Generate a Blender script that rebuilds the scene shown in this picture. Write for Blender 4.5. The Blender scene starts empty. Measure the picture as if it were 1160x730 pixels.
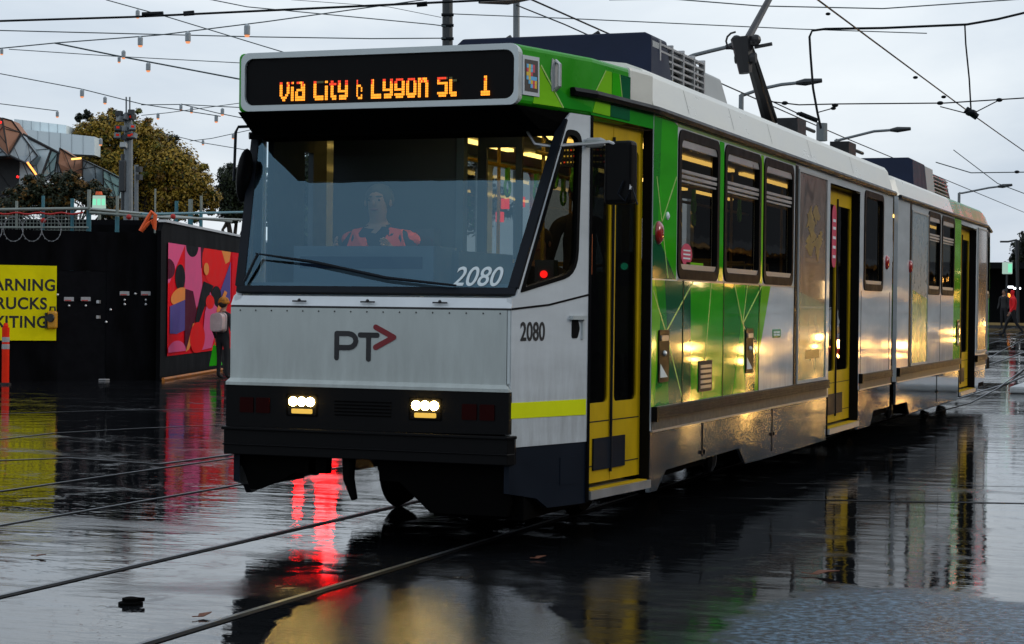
import bpy, bmesh, math, random
from mathutils import Vector, Matrix
from mathutils.geometry import tessellate_polygon
random.seed(7)
R_ = math.radians
scene = bpy.context.scene
COL = scene.collection

# ------------------------------------------------------------------ camera
CAM = Vector((5.2616, -11.4043, 1.5905))
RM = Matrix(((0.93625603, 0.01419673, -0.35103148),
             (0.35112026, -0.00425600, 0.93632070),
             (0.01179870, -0.99989016, -0.00896947)))      # columns: image right, image down, view
FPX = 2200.0
cam_d = bpy.data.cameras.new("camera")
cam_d.sensor_width = 36.0
cam_d.lens = FPX / 1160 * 36.0
cam_d.clip_end = 4000
cam_d.clip_start = 0.05
cam = bpy.data.objects.new("camera", cam_d)
COL.objects.link(cam)
cam.matrix_world = Matrix(((RM[0][0], -RM[0][1], -RM[0][2], CAM[0]),
                           (RM[1][0], -RM[1][1], -RM[1][2], CAM[1]),
                           (RM[2][0], -RM[2][1], -RM[2][2], CAM[2]),
                           (0, 0, 0, 1)))
scene.camera = cam

# ------------------------------------------------------------------ world and sun
SUN_EL, SUN_AZ = R_(20), R_(62)          # azimuth measured from +Y (up the street) towards +X
w = bpy.data.worlds.new("World")
scene.world = w
w.use_nodes = True
nt = w.node_tree
nt.nodes.clear()
n_out = nt.nodes.new("ShaderNodeOutputWorld")
n_bg = nt.nodes.new("ShaderNodeBackground")
n_sky = nt.nodes.new("ShaderNodeTexSky")
n_sky.sky_type = 'NISHITA'
n_sky.sun_disc = False
n_sky.sun_elevation = SUN_EL
n_sky.sun_rotation = SUN_AZ
n_sky.air_density = 1.2
n_sky.dust_density = 2.0
n_tc = nt.nodes.new("ShaderNodeTexCoord")
n_map = nt.nodes.new("ShaderNodeMapping")
n_map.inputs['Scale'].default_value = (1.0, 1.0, 2.6)
n_map.inputs['Location'].default_value = (0.3, 0.1, 0.2)
n_noi = nt.nodes.new("ShaderNodeTexNoise")
n_noi.inputs['Scale'].default_value = 2.6
n_noi.inputs['Detail'].default_value = 7
n_noi.inputs['Roughness'].default_value = 0.52
n_noi.inputs['Distortion'].default_value = 0.35
n_ramp = nt.nodes.new("ShaderNodeValToRGB")
n_ramp.color_ramp.elements[0].position = 0.33
n_ramp.color_ramp.elements[0].color = (0.40, 0.49, 0.62, 1)
n_ramp.color_ramp.elements[1].position = 0.68
n_ramp.color_ramp.elements[1].color = (0.86, 0.91, 0.95, 1)
n_mul = nt.nodes.new("ShaderNodeVectorMath")
n_mul.operation = 'SCALE'
n_mul.inputs['Scale'].default_value = 10.0
n_mix = nt.nodes.new("ShaderNodeMixRGB")
n_mix.inputs['Fac'].default_value = 0.88
n_bg.inputs['Strength'].default_value = 0.1
L = nt.links.new
L(n_tc.outputs['Generated'], n_map.inputs['Vector'])
L(n_map.outputs['Vector'], n_noi.inputs['Vector'])
L(n_noi.outputs['Fac'], n_ramp.inputs['Fac'])
L(n_ramp.outputs['Color'], n_mul.inputs[0])
L(n_sky.outputs['Color'], n_mix.inputs['Color1'])
L(n_mul.outputs[0], n_mix.inputs['Color2'])
L(n_mix.outputs['Color'], n_bg.inputs['Color'])
L(n_bg.outputs['Background'], n_out.inputs['Surface'])

sun_d = bpy.data.lights.new("sun", 'SUN')
sun_d.energy = 0.55
sun_d.angle = R_(14)
sun_d.color = (1.0, 0.93, 0.84)
sun = bpy.data.objects.new("sun", sun_d)
COL.objects.link(sun)
sd = Vector((math.sin(SUN_AZ) * math.cos(SUN_EL), math.cos(SUN_AZ) * math.cos(SUN_EL), math.sin(SUN_EL)))
sun.rotation_euler = sd.to_track_quat('Z', 'Y').to_euler()
sun.location = (30, 20, 30)

vs = scene.view_settings
scene.display_settings.display_device = 'sRGB'
vs.view_transform = 'Standard'
vs.look = 'None'
vs.exposure = 0.24
vs.gamma = 1.0
vs.use_curve_mapping = False
cy = scene.cycles
cy.use_denoising = True
cy.max_bounces = 8
cy.transparent_max_bounces = 16
cy.glossy_bounces = 5
cy.sample_clamp_indirect = 6.0
cy.caustics_reflective = False
cy.caustics_refractive = False


# ------------------------------------------------------------------ measuring helpers (real metric positions read off the survey of the photo)
def ray(px, py):
    return RM @ Vector((px - 580, py - 365, FPX))
def P(px, py, depth):
    return CAM + ray(px, py) * (depth / FPX)
def road_z(y):
    return max(0.0, (y - 32.0)) * 0.0175
def G(px, py, z=0.0):
    r = ray(px, py)
    t = (z - CAM.z) / r.z
    return CAM + r * t
def onX(px, py, x):
    r = ray(px, py)
    return CAM + r * ((x - CAM.x) / r.x)
def onY(px, py, y):
    r = ray(px, py)
    return CAM + r * ((y - CAM.y) / r.y)


# ------------------------------------------------------------------ materials
def nodes_of(name):
    m = bpy.data.materials.new(name)
    m.use_nodes = True
    t = m.node_tree
    return m, t, t.nodes['Principled BSDF'], t.links.new

def mat(name, col, rough=0.5, metal=0.0, var=0.12, scale=6.0, bump=0.0, bscale=60.0, spec=0.5, coat=0.0, rvar=0.08,
        stretch=(1, 1, 1), dirt=None):
    m, t, b, ln = nodes_of(name)
    tc = t.nodes.new("ShaderNodeTexCoord")
    mp = t.nodes.new("ShaderNodeMapping")
    mp.inputs['Scale'].default_value = stretch
    ln(tc.outputs['Object'], mp.inputs['Vector'])
    no = t.nodes.new("ShaderNodeTexNoise")
    no.inputs['Scale'].default_value = scale
    no.inputs['Detail'].default_value = 6
    no.inputs['Roughness'].default_value = 0.6
    ln(mp.outputs['Vector'], no.inputs['Vector'])
    rp = t.nodes.new("ShaderNodeValToRGB")
    rp.color_ramp.elements[0].position = 0.3
    rp.color_ramp.elements[1].position = 0.7
    lo, hi = 1 - var, 1 + var
    rp.color_ramp.elements[0].color = (*[min(1, c * lo) for c in col[:3]], 1)
    rp.color_ramp.elements[1].color = (*[min(1, c * hi) for c in col[:3]], 1)
    ln(no.outputs['Fac'], rp.inputs['Fac'])
    ln(rp.outputs['Color'], b.inputs['Base Color'])
    if dirt:                                   # road spray: streaky film, thickest low on the panel
        z_lo, z_hi, amt = dirt
        sp_ = t.nodes.new("ShaderNodeSeparateXYZ"); ln(tc.outputs['Object'], sp_.inputs[0])
        zr = t.nodes.new("ShaderNodeMapRange"); zr.interpolation_type = 'SMOOTHSTEP'
        for k_, x_ in (('From Min', z_lo), ('From Max', z_hi), ('To Min', amt), ('To Max', amt * .12)): zr.inputs[k_].default_value = x_
        ln(sp_.outputs['Z'], zr.inputs['Value'])
        m2 = t.nodes.new("ShaderNodeMapping"); m2.inputs['Scale'].default_value = (9, 9, 1.6); ln(tc.outputs['Object'], m2.inputs['Vector'])
        dn = t.nodes.new("ShaderNodeTexNoise"); dn.inputs['Scale'].default_value = 1.6; dn.inputs['Detail'].default_value = 8; dn.inputs['Roughness'].default_value = .7
        ln(m2.outputs['Vector'], dn.inputs['Vector'])
        dr = t.nodes.new("ShaderNodeMapRange")
        for k_, x_ in (('From Min', .36), ('From Max', .68), ('To Min', .15), ('To Max', 1.0)): dr.inputs[k_].default_value = x_
        ln(dn.outputs['Fac'], dr.inputs['Value'])
        mm_ = t.nodes.new("ShaderNodeMath"); mm_.operation = 'MULTIPLY'
        ln(zr.outputs['Result'], mm_.inputs[0]); ln(dr.outputs['Result'], mm_.inputs[1])
        mc_ = t.nodes.new("ShaderNodeMixRGB"); mc_.inputs['Color2'].default_value = (.16, .15, .13, 1)
        ln(mm_.outputs[0], mc_.inputs['Fac']); ln(rp.outputs['Color'], mc_.inputs['Color1'])
        ln(mc_.outputs[0], b.inputs['Base Color'])
    mr = t.nodes.new("ShaderNodeMapRange")
    mr.inputs['From Min'].default_value = 0.3
    mr.inputs['From Max'].default_value = 0.7
    mr.inputs['To Min'].default_value = max(0.0, rough - rvar)
    mr.inputs['To Max'].default_value = min(1.0, rough + rvar)
    ln(no.outputs['Fac'], mr.inputs['Value'])
    ln(mr.outputs['Result'], b.inputs['Roughness'])
    b.inputs['Metallic'].default_value = metal
    b.inputs['Specular IOR Level'].default_value = spec
    b.inputs['Coat Weight'].default_value = coat
    b.inputs['Coat Roughness'].default_value = 0.05
    if bump:
        n2 = t.nodes.new("ShaderNodeTexNoise")
        n2.inputs['Scale'].default_value = bscale
        n2.inputs['Detail'].default_value = 4
        ln(mp.outputs['Vector'], n2.inputs['Vector'])
        bp = t.nodes.new("ShaderNodeBump")
        bp.inputs['Strength'].default_value = bump
        bp.inputs['Distance'].default_value = 0.02
        ln(n2.outputs['Fac'], bp.inputs['Height'])
        ln(bp.outputs['Normal'], b.inputs['Normal'])
    return m

def emit(name, col, strength, base=(0.02, 0.02, 0.02)):
    m, t, b, ln = nodes_of(name)
    b.inputs['Base Color'].default_value = (*base, 1)
    b.inputs['Emission Color'].default_value = (*col, 1)
    b.inputs['Emission Strength'].default_value = strength
    b.inputs['Roughness'].default_value = 0.4
    return m

def glass(name, tint, refl=1.5, rough=0.0, gcol=(1, 1, 1)):
    m = bpy.data.materials.new(name)
    m.use_nodes = True
    t = m.node_tree
    t.nodes.clear()
    o = t.nodes.new("ShaderNodeOutputMaterial")
    mx = t.nodes.new("ShaderNodeMixShader")
    tr = t.nodes.new("ShaderNodeBsdfTransparent")
    gl = t.nodes.new("ShaderNodeBsdfGlossy")
    fr = t.nodes.new("ShaderNodeFresnel")
    ge = t.nodes.new("ShaderNodeNewGeometry")
    io = t.nodes.new("ShaderNodeMapRange")          # the Fresnel node inverts its index on back faces: undo that for thin panes
    io.inputs['To Min'].default_value = refl
    io.inputs['To Max'].default_value = 1.0 / refl
    t.links.new(ge.outputs['Backfacing'], io.inputs['Value'])
    t.links.new(io.outputs['Result'], fr.inputs['IOR'])
    tr.inputs['Color'].default_value = (*tint, 1)
    gl.inputs['Roughness'].default_value = rough
    gl.inputs['Color'].default_value = (*gcol, 1)
    # faint streaks of rain and dirt
    tc = t.nodes.new("ShaderNodeTexCoord")
    no = t.nodes.new("ShaderNodeTexNoise")
    no.inputs['Scale'].default_value = 3.0
    bp = t.nodes.new("ShaderNodeBump")
    bp.inputs['Strength'].default_value = 0.03
    bp.inputs['Distance'].default_value = 0.05
    l = t.links.new
    l(tc.outputs['Object'], no.inputs['Vector'])
    l(no.outputs['Fac'], bp.inputs['Height'])
    l(bp.outputs['Normal'], gl.inputs['Normal'])
    l(fr.outputs['Fac'], mx.inputs['Fac'])
    l(tr.outputs['BSDF'], mx.inputs[1])
    l(gl.outputs['BSDF'], mx.inputs[2])
    l(mx.outputs['Shader'], o.inputs['Surface'])
    return m

M = {}
M['white'] = mat('white_paint', (0.66, 0.70, 0.72), 0.07, var=0.08, scale=2.5, spec=.55, rvar=.03, bump=.03, bscale=1.3, stretch=(1, .5, 2.0), dirt=(.75, 1.5, .40))
M['front_white'] = mat('front_white_paint', (0.50, 0.545, 0.525), 0.42, var=0.09, scale=2.6, bump=0.03, bscale=3, spec=.3, stretch=(2.2, 1, .5), dirt=(1.05, 1.55, .24))
M['roof_white'] = mat('roof_cream_paint', (0.70, 0.70, 0.63), 0.32, var=0.10, scale=1.6, stretch=(1, 0.5, 2))
M['silver'] = mat('silver_trim', (0.55, 0.60, 0.60), 0.35, metal=0.25, var=0.06)
M['green'] = mat('livery_green', (0.034, 0.43, 0.009), 0.05, var=0.12, scale=2, spec=0.5, rvar=.025, bump=.045, bscale=1.5, stretch=(1, .45, 2.2))
M['green_deep'] = mat('livery_deep_green', (0.009, 0.115, 0.045), 0.05, var=0.12, scale=2, spec=0.5, rvar=.025, bump=.045, bscale=1.5, stretch=(1, .45, 2.2))
M['green_mid'] = mat('livery_mid_green', (0.018, 0.28, 0.018), 0.05, var=0.12, scale=2, spec=0.5, rvar=.025, bump=.045, bscale=1.5, stretch=(1, .45, 2.2))
M['green_light'] = mat('livery_light_green', (0.22, 0.58, 0.02), 0.05, var=0.12, scale=2, spec=0.5, rvar=.025, bump=.045, bscale=1.5, stretch=(1, .45, 2.2))
M['green_roof'] = mat('roof_green', (0.014, 0.19, 0.012), .30, var=.25, scale=2, spec=.14)
M['head_green'] = mat('head_green', (0.022, 0.30, 0.008), .3, var=.08, scale=3, spec=.12)
M['green_pale'] = mat('livery_pale_green', (0.30, 0.46, 0.16), 0.2, var=0.06, scale=2, coat=0.4)
M['green_line'] = mat('livery_line', (0.38, 0.62, 0.16), 0.25, var=0.04)
M['black'] = mat('black_trim', (0.004, 0.004, 0.0045), 0.4, var=0.2, spec=0.08)
M['matte_black'] = mat('matte_black', (0.0025, 0.0025, 0.0025), 0.8, var=0.2, spec=0.02)
M['soffit'] = mat('soffit_black', (0.002, 0.002, 0.002), 0.8, var=0.2, spec=0.02)
M['rubber'] = mat('rubber', (0.008, 0.011, 0.016), 0.45, var=0.2, spec=0.12)
M['navy'] = mat('navy_paint', (0.012, 0.018, 0.040), 0.5, var=0.15, scale=3, spec=0.12)
M['navy_dark'] = mat('dark_valance', (0.006, 0.010, 0.018), 0.5, var=0.2, scale=3, spec=0.10)
M['yellow_door'] = mat('door_yellow', (0.56, 0.36, 0.004), 0.45, var=0.16, scale=4, spec=.15, stretch=(1, 1, 0.5))
M['hi_yellow'] = mat('reflective_yellow', (0.82, 0.88, 0.008), 0.5, var=0.04, spec=.1)
M['steel'] = mat('stainless_steel', (0.120, 0.140, 0.160), 0.07, metal=0.6, var=0.16, scale=2, bump=0.035, bscale=2.2, rvar=0.04,
                 stretch=(1, 0.5, 1.4))
M['rail_rub'] = mat('rub_rail', (0.013, 0.014, 0.016), 0.5, metal=0.0, var=0.5, scale=14, spec=.2)
M['grime'] = mat('grimy_band', (0.075, 0.080, 0.075), 0.5, var=0.7, scale=16, spec=.3)
M['alu'] = mat('aluminium', (0.50, 0.50, 0.50), 0.35, metal=0.7, var=0.08)
M['grey_box'] = mat('grey_enclosure', (0.36, 0.38, 0.38), 0.5, var=0.08)
M['gasket'] = mat('window_gasket', (0.003, 0.0033, 0.0037), 0.45, var=0.2, spec=0.05)
M['int_wall'] = mat('interior_wall', (0.34, 0.32, 0.26), 0.6)
M['int_dark'] = mat('interior_dark', (0.03, 0.035, 0.04), 0.6)
M['int_yellow'] = mat('pole_yellow', (0.42, 0.26, 0.015), 0.4)
M['int_green'] = mat('handle_green', (0.10, 0.50, 0.03), 0.4)
M['seat'] = mat('seat_green', (0.18, 0.40, 0.12), 0.8, var=0.3, scale=20)
M['dash'] = mat('dash_grey', (0.05, 0.07, 0.09), 0.6)
M['ceil'] = mat('ceiling_panel', (0.20, 0.16, 0.06), 0.5)
M['glass_front'] = glass('windscreen_glass', (0.74, 0.86, 0.90), 2.15, gcol=(0.46, 0.80, 1.0))
M['glass_side'] = glass('side_glass', (0.24, 0.24, 0.22), 1.38)
M['glass_cab'] = glass('cab_glass', (0.60, 0.60, 0.56), 1.28)
M['glass_far_dark'] = glass('darkened_far_glass', (0.05, 0.06, 0.07), 1.38)  # far cab pane darkened to keep daylight out behind the windscreen
M['glass_door'] = glass('door_glass', (0.16, 0.18, 0.18), 1.4)
M['lamp_warm'] = emit('headlamp_lit', (1.0, 0.66, 0.18), 85.0)
M['lamp_amber_dim'] = emit('fog_lens', (1.0, 0.60, 0.08), 0.7)
M['strip'] = emit('ceiling_strip_lit', (1.0, 0.60, 0.14), 3.0)
M['fill_passenger'] = emit('passenger_fill_light', (1.0, .78, .50), 22.0)  # added fill light for the seated passenger's face
M['fill_driver'] = emit('driver_fill_light', (1.0, .80, .55), 2.0)  # added fill light for the driver and vest
M['led'] = emit('led_orange', (1.0, 0.30, 0.012), 1.7)
M['led_red'] = emit('led_red', (1.0, 0.05, 0.006), 1.0)
M['led_dim'] = emit('led_dim', (0.12, 0.14, 0.01), 0.25)
M['red_lens'] = mat('red_lens', (0.35, 0.012, 0.010), 0.25, coat=0.5)
M['dark_red'] = mat('dark_red_lens', (0.02, 0.002, 0.002), 0.5, spec=.04)
M['logo_red'] = mat('logo_red', (0.20, 0.008, 0.014), 0.45, var=0.03)
M['ink'] = mat('ink_black', (0.010, 0.010, 0.012), 0.5, var=0.03)
M['pale_ink'] = mat('pale_lettering', (0.72, 0.80, 0.82), 0.5, var=0.03)
M['red_glow'] = emit('red_signal_lit', (1.0, 0.0025, 0.003), 42.0)
M['red_small'] = emit('red_lamp_or_glint', (1.0, 0.01, 0.008), 2.5)
M['green_small'] = emit('green_signal_glint', (0.05, 1.0, 0.5), 1.5)


# ------------------------------------------------------------------ mesh builder
class MB:
    def __init__(s):
        s.v = []; s.f = []; s.mi = []; s.mats = []
    def m(s, key):
        mm = M[key] if isinstance(key, str) else key
        if mm not in s.mats:
            s.mats.append(mm)
        return s.mats.index(mm)
    def face(s, pts, key):
        i = len(s.v)
        s.v += [Vector(p) for p in pts]
        s.f.append(list(range(i, i + len(pts))))
        s.mi.append(s.m(key))
    def raw(s, vs, fs, key):
        i = len(s.v)
        s.v += [Vector(p) for p in vs]
        k = s.m(key)
        for f in fs:
            s.f.append([i + a for a in f])
            s.mi.append(k)
    def box(s, a, b, key, mtx=None):
        x0, y0, z0 = a; x1, y1, z1 = b
        vs = [(x0, y0, z0), (x1, y0, z0), (x1, y1, z0), (x0, y1, z0), (x0, y0, z1), (x1, y0, z1), (x1, y1, z1), (x0, y1, z1)]
        if mtx is not None:
            vs = [mtx @ Vector(p) for p in vs]
        s.raw(vs, [(0, 3, 2, 1), (4, 5, 6, 7), (0, 1, 5, 4), (1, 2, 6, 5), (2, 3, 7, 6), (3, 0, 4, 7)], key)
        return s
    def tube(s, pts, r, key, seg=8, cap=True):
        pts = [Vector(p) for p in pts]
        rs = r if isinstance(r, (list, tuple)) else [r] * len(pts)
        rings = []
        up = Vector((0, 0, 1))
        prev = None
        for i, p in enumerate(pts):
            d = (pts[min(i + 1, len(pts) - 1)] - pts[max(i - 1, 0)])
            if d.length < 1e-9: d = Vector((0, 0, 1))
            d.normalize()
            if prev is None:
                a = d.cross(up)
                if a.length < 1e-3: a = d.cross(Vector((1, 0, 0)))
            else:
                a = prev - d * prev.dot(d)
                if a.length < 1e-4: a = d.cross(up)
            a.normalize(); prev = a
            b = d.cross(a)
            rings.append([p + (a * math.cos(2 * math.pi * k / seg) + b * math.sin(2 * math.pi * k / seg)) * rs[i] for k in range(seg)])
        vs = [q for rg in rings for q in rg]
        fs = []
        for i in range(len(pts) - 1):
            for k in range(seg):
                k2 = (k + 1) % seg
                fs.append((i * seg + k, i * seg + k2, (i + 1) * seg + k2, (i + 1) * seg + k))
        if cap:
            fs.append(tuple(reversed(range(seg))))
            fs.append(tuple((len(pts) - 1) * seg + k for k in range(seg)))
        s.raw(vs, fs, key)
        return s
    def plate(s, outer, O, U, V, N, th, key, holes=(), side_key=None):
        """flat plate: polygon outer (u,v) with holes, front face at O, thickness th going along -N"""
        O = Vector(O); U = Vector(U); V = Vector(V); N = Vector(N)
        loops = [list(outer)] + [list(h) for h in holes]
        tris = tessellate_polygon([[Vector((p[0], p[1], 0)) for p in lp] for lp in loops])
        flat = [p for lp in loops for p in lp]
        fr = [O + U * p[0] + V * p[1] for p in flat]
        bk = [q - N * th for q in fr]
        n = len(flat)
        fs = []
        for t in tris:
            a, b, c = (fr[i] for i in t)
            if (b - a).cross(c - a).dot(N) < 0:
                t = (t[0], t[2], t[1])
            fs.append(tuple(t))
            fs.append((t[0] + n, t[2] + n, t[1] + n))
        s.raw(fr + bk, fs, key)
        i0 = 0
        for lp in loops:
            k = len(lp)
            vs = fr[i0:i0 + k] + bk[i0:i0 + k]
            s.raw(vs, [(j, (j + 1) % k, k + (j + 1) % k, k + j) for j in range(k)], side_key or key)
            i0 += k
        return s
    def prism(s, poly, z0, z1, key):
        s.plate(poly, (0, 0, z1), (1, 0, 0), (0, 1, 0), (0, 0, 1), z1 - z0, key)
        return s
    def lathe(s, prof, c, key, seg=16, axis='Z'):
        rings = []
        for r, h in prof:
            for k in range(seg):
                a = 2 * math.pi * k / seg
                x, y = r * math.cos(a), r * math.sin(a)
                q = {'Z': (x, y, h), 'X': (h, x, y), 'Y': (x, h, y)}[axis]
                rings.append(Vector(c) + Vector(q))
        fs = []
        for i in range(len(prof) - 1):
            for k in range(seg):
                k2 = (k + 1) % seg
                fs.append((i * seg + k, i * seg + k2, (i + 1) * seg + k2, (i + 1) * seg + k))
        fs.append(tuple(reversed(range(seg))))
        fs.append(tuple((len(prof) - 1) * seg + k for k in range(seg)))
        s.raw(rings, fs, key)
        return s
    def ball(s, c, r, key, seg=12, rings=8, mtx=None):
        rx, ry, rz = (r, r, r) if not isinstance(r, (tuple, list)) else r
        vs = []
        for i in range(rings + 1):
            t = math.pi * i / rings
            for k in range(seg):
                a = 2 * math.pi * k / seg
                q = Vector((rx * math.sin(t) * math.cos(a), ry * math.sin(t) * math.sin(a), rz * math.cos(t)))
                if mtx is not None: q = mtx @ q
                vs.append(Vector(c) + q)
        fs = []
        for i in range(rings):
            for k in range(seg):
                k2 = (k + 1) % seg
                fs.append((i * seg + k, (i + 1) * seg + k, (i + 1) * seg + k2, i * seg + k2))
        s.raw(vs, fs, key)
        return s
    def build(s, name, parent=None, smooth=False, bevel=0.0, bseg=2, loc=None, recalc=True):
        me = bpy.data.meshes.new(name)
        off = Vector(loc) if loc is not None else Vector((0, 0, 0))
        me.from_pydata([p - off for p in s.v], [], s.f)
        for mm in s.mats: me.materials.append(mm)
        for p, k in zip(me.polygons, s.mi):
            p.material_index = k
        bm = bmesh.new(); bm.from_mesh(me)
        bmesh.ops.remove_doubles(bm, verts=bm.verts, dist=0.0004)
        if recalc:
            bmesh.ops.recalc_face_normals(bm, faces=bm.faces)
        bm.to_mesh(me); bm.free()
        if smooth:
            for p in me.polygons: p.use_smooth = True
        o = bpy.data.objects.new(name, me)
        COL.objects.link(o)
        if loc is not None: o.location = off
        if parent is not None:
            o.parent = parent
            if loc is None:
                o.matrix_parent_inverse = Matrix.Translation(-world_loc(parent))
            else:
                o.location = off - world_loc(parent)
        if bevel:
            md = o.modifiers.new('bevel', 'BEVEL')
            md.width = bevel; md.segments = bseg; md.limit_method = 'ANGLE'; md.angle_limit = R_(40)
        return o

def world_loc(o):
    """every parent here is only translated, so its world place is the sum of locations"""
    v = Vector((0, 0, 0))
    while o is not None:
        v += Vector(o.location) + o.matrix_parent_inverse.to_translation()
        o = o.parent
    return v

def tag(o, label=None, cat=None, group=None, kind=None):
    if label: o['label'] = label
    if cat: o['category'] = cat
    if group: o['group'] = group
    if kind: o['kind'] = kind
    return o

def empty(name, loc, label, cat, group=None):
    o = bpy.data.objects.new(name, None)
    o.empty_display_size = 0.2
    COL.objects.link(o)
    o.location = loc
    return tag(o, label, cat, group)

def rrect(u0, v0, u1, v1, r, n=5):
    pts = []
    for cx, cy, a0 in ((u1 - r, v1 - r, 0), (u0 + r, v1 - r, 90), (u0 + r, v0 + r, 180), (u1 - r, v0 + r, 270)):
        for k in range(n + 1):
            a = R_(a0 + 90 * k / n)
            pts.append((cx + r * math.cos(a), cy + r * math.sin(a)))
    return pts

def round_poly(poly, r, n=5):
    out = []
    k = len(poly)
    for i in range(k):
        p = Vector(poly[i]); a = Vector(poly[i - 1]); b = Vector(poly[(i + 1) % k])
        rr = r[i] if isinstance(r, (list, tuple)) else r
        if rr <= 0:
            out.append(tuple(p)); continue
        d1 = (a - p).normalized(); d2 = (b - p).normalized()
        s = p + d1 * rr; e = p + d2 * rr
        for j in range(n + 1):
            t = j / n
            q = s * (1 - t) ** 2 + p * 2 * t * (1 - t) + e * t * t
            out.append((q.x, q.y))
    return out

def text_mesh(body, key, size, O, U, V, N, parent, name, bold=0.0, sx=1.0, shear=0.0, depth=0.002, align='LEFT', spacing=1.0):
    cu = bpy.data.curves.new(name, 'FONT')
    cu.body = body; cu.size = size; cu.offset = bold; cu.shear = shear; cu.extrude = depth / 2
    cu.align_x = align
    cu.space_character = spacing
    tmp = bpy.data.objects.new('tmp', cu)
    COL.objects.link(tmp)
    dg = bpy.context.evaluated_depsgraph_get()
    me = bpy.data.meshes.new_from_object(tmp.evaluated_get(dg))
    COL.objects.unlink(tmp); bpy.data.objects.remove(tmp)
    O = Vector(O); U = Vector(U); V = Vector(V); N = Vector(N)
    pl = world_loc(parent) if parent is not None else O
    for vv in me.vertices:
        c = vv.co
        vv.co = O + U * (c.x * sx) + V * c.y + N * c.z - pl
    me.materials.clear()
    me.materials.append(M[key] if isinstance(key, str) else key)
    me.name = name
    o = bpy.data.objects.new(name, me)
    COL.objects.link(o)
    if parent is not None: o.parent = parent
    else: o.location = pl
    return o

X3, Y3, Z3 = Vector((1, 0, 0)), Vector((0, 1, 0)), Vector((0, 0, 1))

# ================================================================== SETTING: ground, tracks
def wet_road(name, areas=()):
    m, t, b, ln = nodes_of(name)
    N = t.nodes.new
    tc = N("ShaderNodeTexCoord")
    mp = N("ShaderNodeMapping")
    mp.inputs['Scale'].default_value = (0.55, 1.3, 1)
    ln(tc.outputs['Object'], mp.inputs['Vector'])
    def noise(sc, det, rough=.55, dist=0.0, src=None):
        n = N("ShaderNodeTexNoise")
        n.inputs['Scale'].default_value = sc; n.inputs['Detail'].default_value = det
        n.inputs['Roughness'].default_value = rough; n.inputs['Distortion'].default_value = dist
        ln(src or tc.outputs['Object'], n.inputs['Vector'])
        return n.outputs['Fac']
    def rng(v, a, c, lo, hi, smooth=True):
        r = N("ShaderNodeMapRange")
        if smooth: r.interpolation_type = 'SMOOTHSTEP'
        for k_, x in (('From Min', a), ('From Max', c), ('To Min', lo), ('To Max', hi)): r.inputs[k_].default_value = x
        ln(v, r.inputs['Value'])
        return r.outputs['Result']
    def math_(op, a, c):
        q = N("ShaderNodeMath"); q.operation = op
        for k_, x in ((0, a), (1, c)):
            if isinstance(x, (int, float)): q.inputs[k_].default_value = x
            else: ln(x, q.inputs[k_])
        return q.outputs[0]
    def mixv(f, a, c):                       # a + f * (c - a)
        q = N("ShaderNodeMix"); q.data_type = 'FLOAT'
        ln(f, q.inputs['Factor'])
        for k_, x in (('A', a), ('B', c)):
            if isinstance(x, (int, float)): q.inputs[k_].default_value = x
            else: ln(x, q.inputs[k_])
        return q.outputs[0]
    def mixc(f, a, c):
        q = N("ShaderNodeMixRGB"); ln(f, q.inputs['Fac'])
        for k_, x in (('Color1', a), ('Color2', c)):
            if isinstance(x, tuple): q.inputs[k_].default_value = (*x, 1)
            else: ln(x, q.inputs[k_])
        return q.outputs[0]
    pud = noise(0.35, 9, .68, .6, mp.outputs['Vector'])
    edge = noise(1.6, 8, .7)
    grain = noise(60, 3); grit = noise(20, 4, .7)
    rough = math_('ADD', rng(pud, .45, .66, .006, .15), rng(noise(2.4, 8, .72, .8), .50, .66, 0, .15))
    fine = rng(pud, .46, .76, .0, .30)
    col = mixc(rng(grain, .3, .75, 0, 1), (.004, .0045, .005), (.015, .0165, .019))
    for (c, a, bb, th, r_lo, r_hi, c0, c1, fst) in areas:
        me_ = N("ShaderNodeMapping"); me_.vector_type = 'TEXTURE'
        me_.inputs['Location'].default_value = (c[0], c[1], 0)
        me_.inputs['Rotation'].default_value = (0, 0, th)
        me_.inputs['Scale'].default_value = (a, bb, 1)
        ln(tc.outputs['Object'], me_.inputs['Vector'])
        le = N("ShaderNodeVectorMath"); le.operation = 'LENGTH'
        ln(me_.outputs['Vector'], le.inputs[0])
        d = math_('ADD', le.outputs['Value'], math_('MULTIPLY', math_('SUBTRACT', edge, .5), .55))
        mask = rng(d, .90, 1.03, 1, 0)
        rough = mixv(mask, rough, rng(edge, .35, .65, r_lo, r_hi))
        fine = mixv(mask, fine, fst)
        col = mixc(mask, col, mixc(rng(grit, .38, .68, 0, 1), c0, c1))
    ln(rough, b.inputs['Roughness']); ln(col, b.inputs['Base Color'])
    b1 = N("ShaderNodeBump"); b1.inputs['Strength'].default_value = .105; b1.inputs['Distance'].default_value = .05
    ln(noise(2.2, 5, .55, 0, mp.outputs['Vector']), b1.inputs['Height'])
    b2 = N("ShaderNodeBump"); b2.inputs['Distance'].default_value = .012
    ln(fine, b2.inputs['Strength'])
    ln(noise(26, 5, .7), b2.inputs['Height'])
    ln(b1.outputs['Normal'], b2.inputs['Normal'])
    ln(b2.outputs['Normal'], b.inputs['Normal'])
    b.inputs['IOR'].default_value = 1.42
    return m

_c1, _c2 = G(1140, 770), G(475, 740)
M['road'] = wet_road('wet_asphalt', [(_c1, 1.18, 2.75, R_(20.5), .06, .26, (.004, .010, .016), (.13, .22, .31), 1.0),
                                     (_c2, .80, 2.45, R_(20.5), .008, .060, (.0015, .0015, .002), (.009, .008, .007), .38)])

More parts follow.
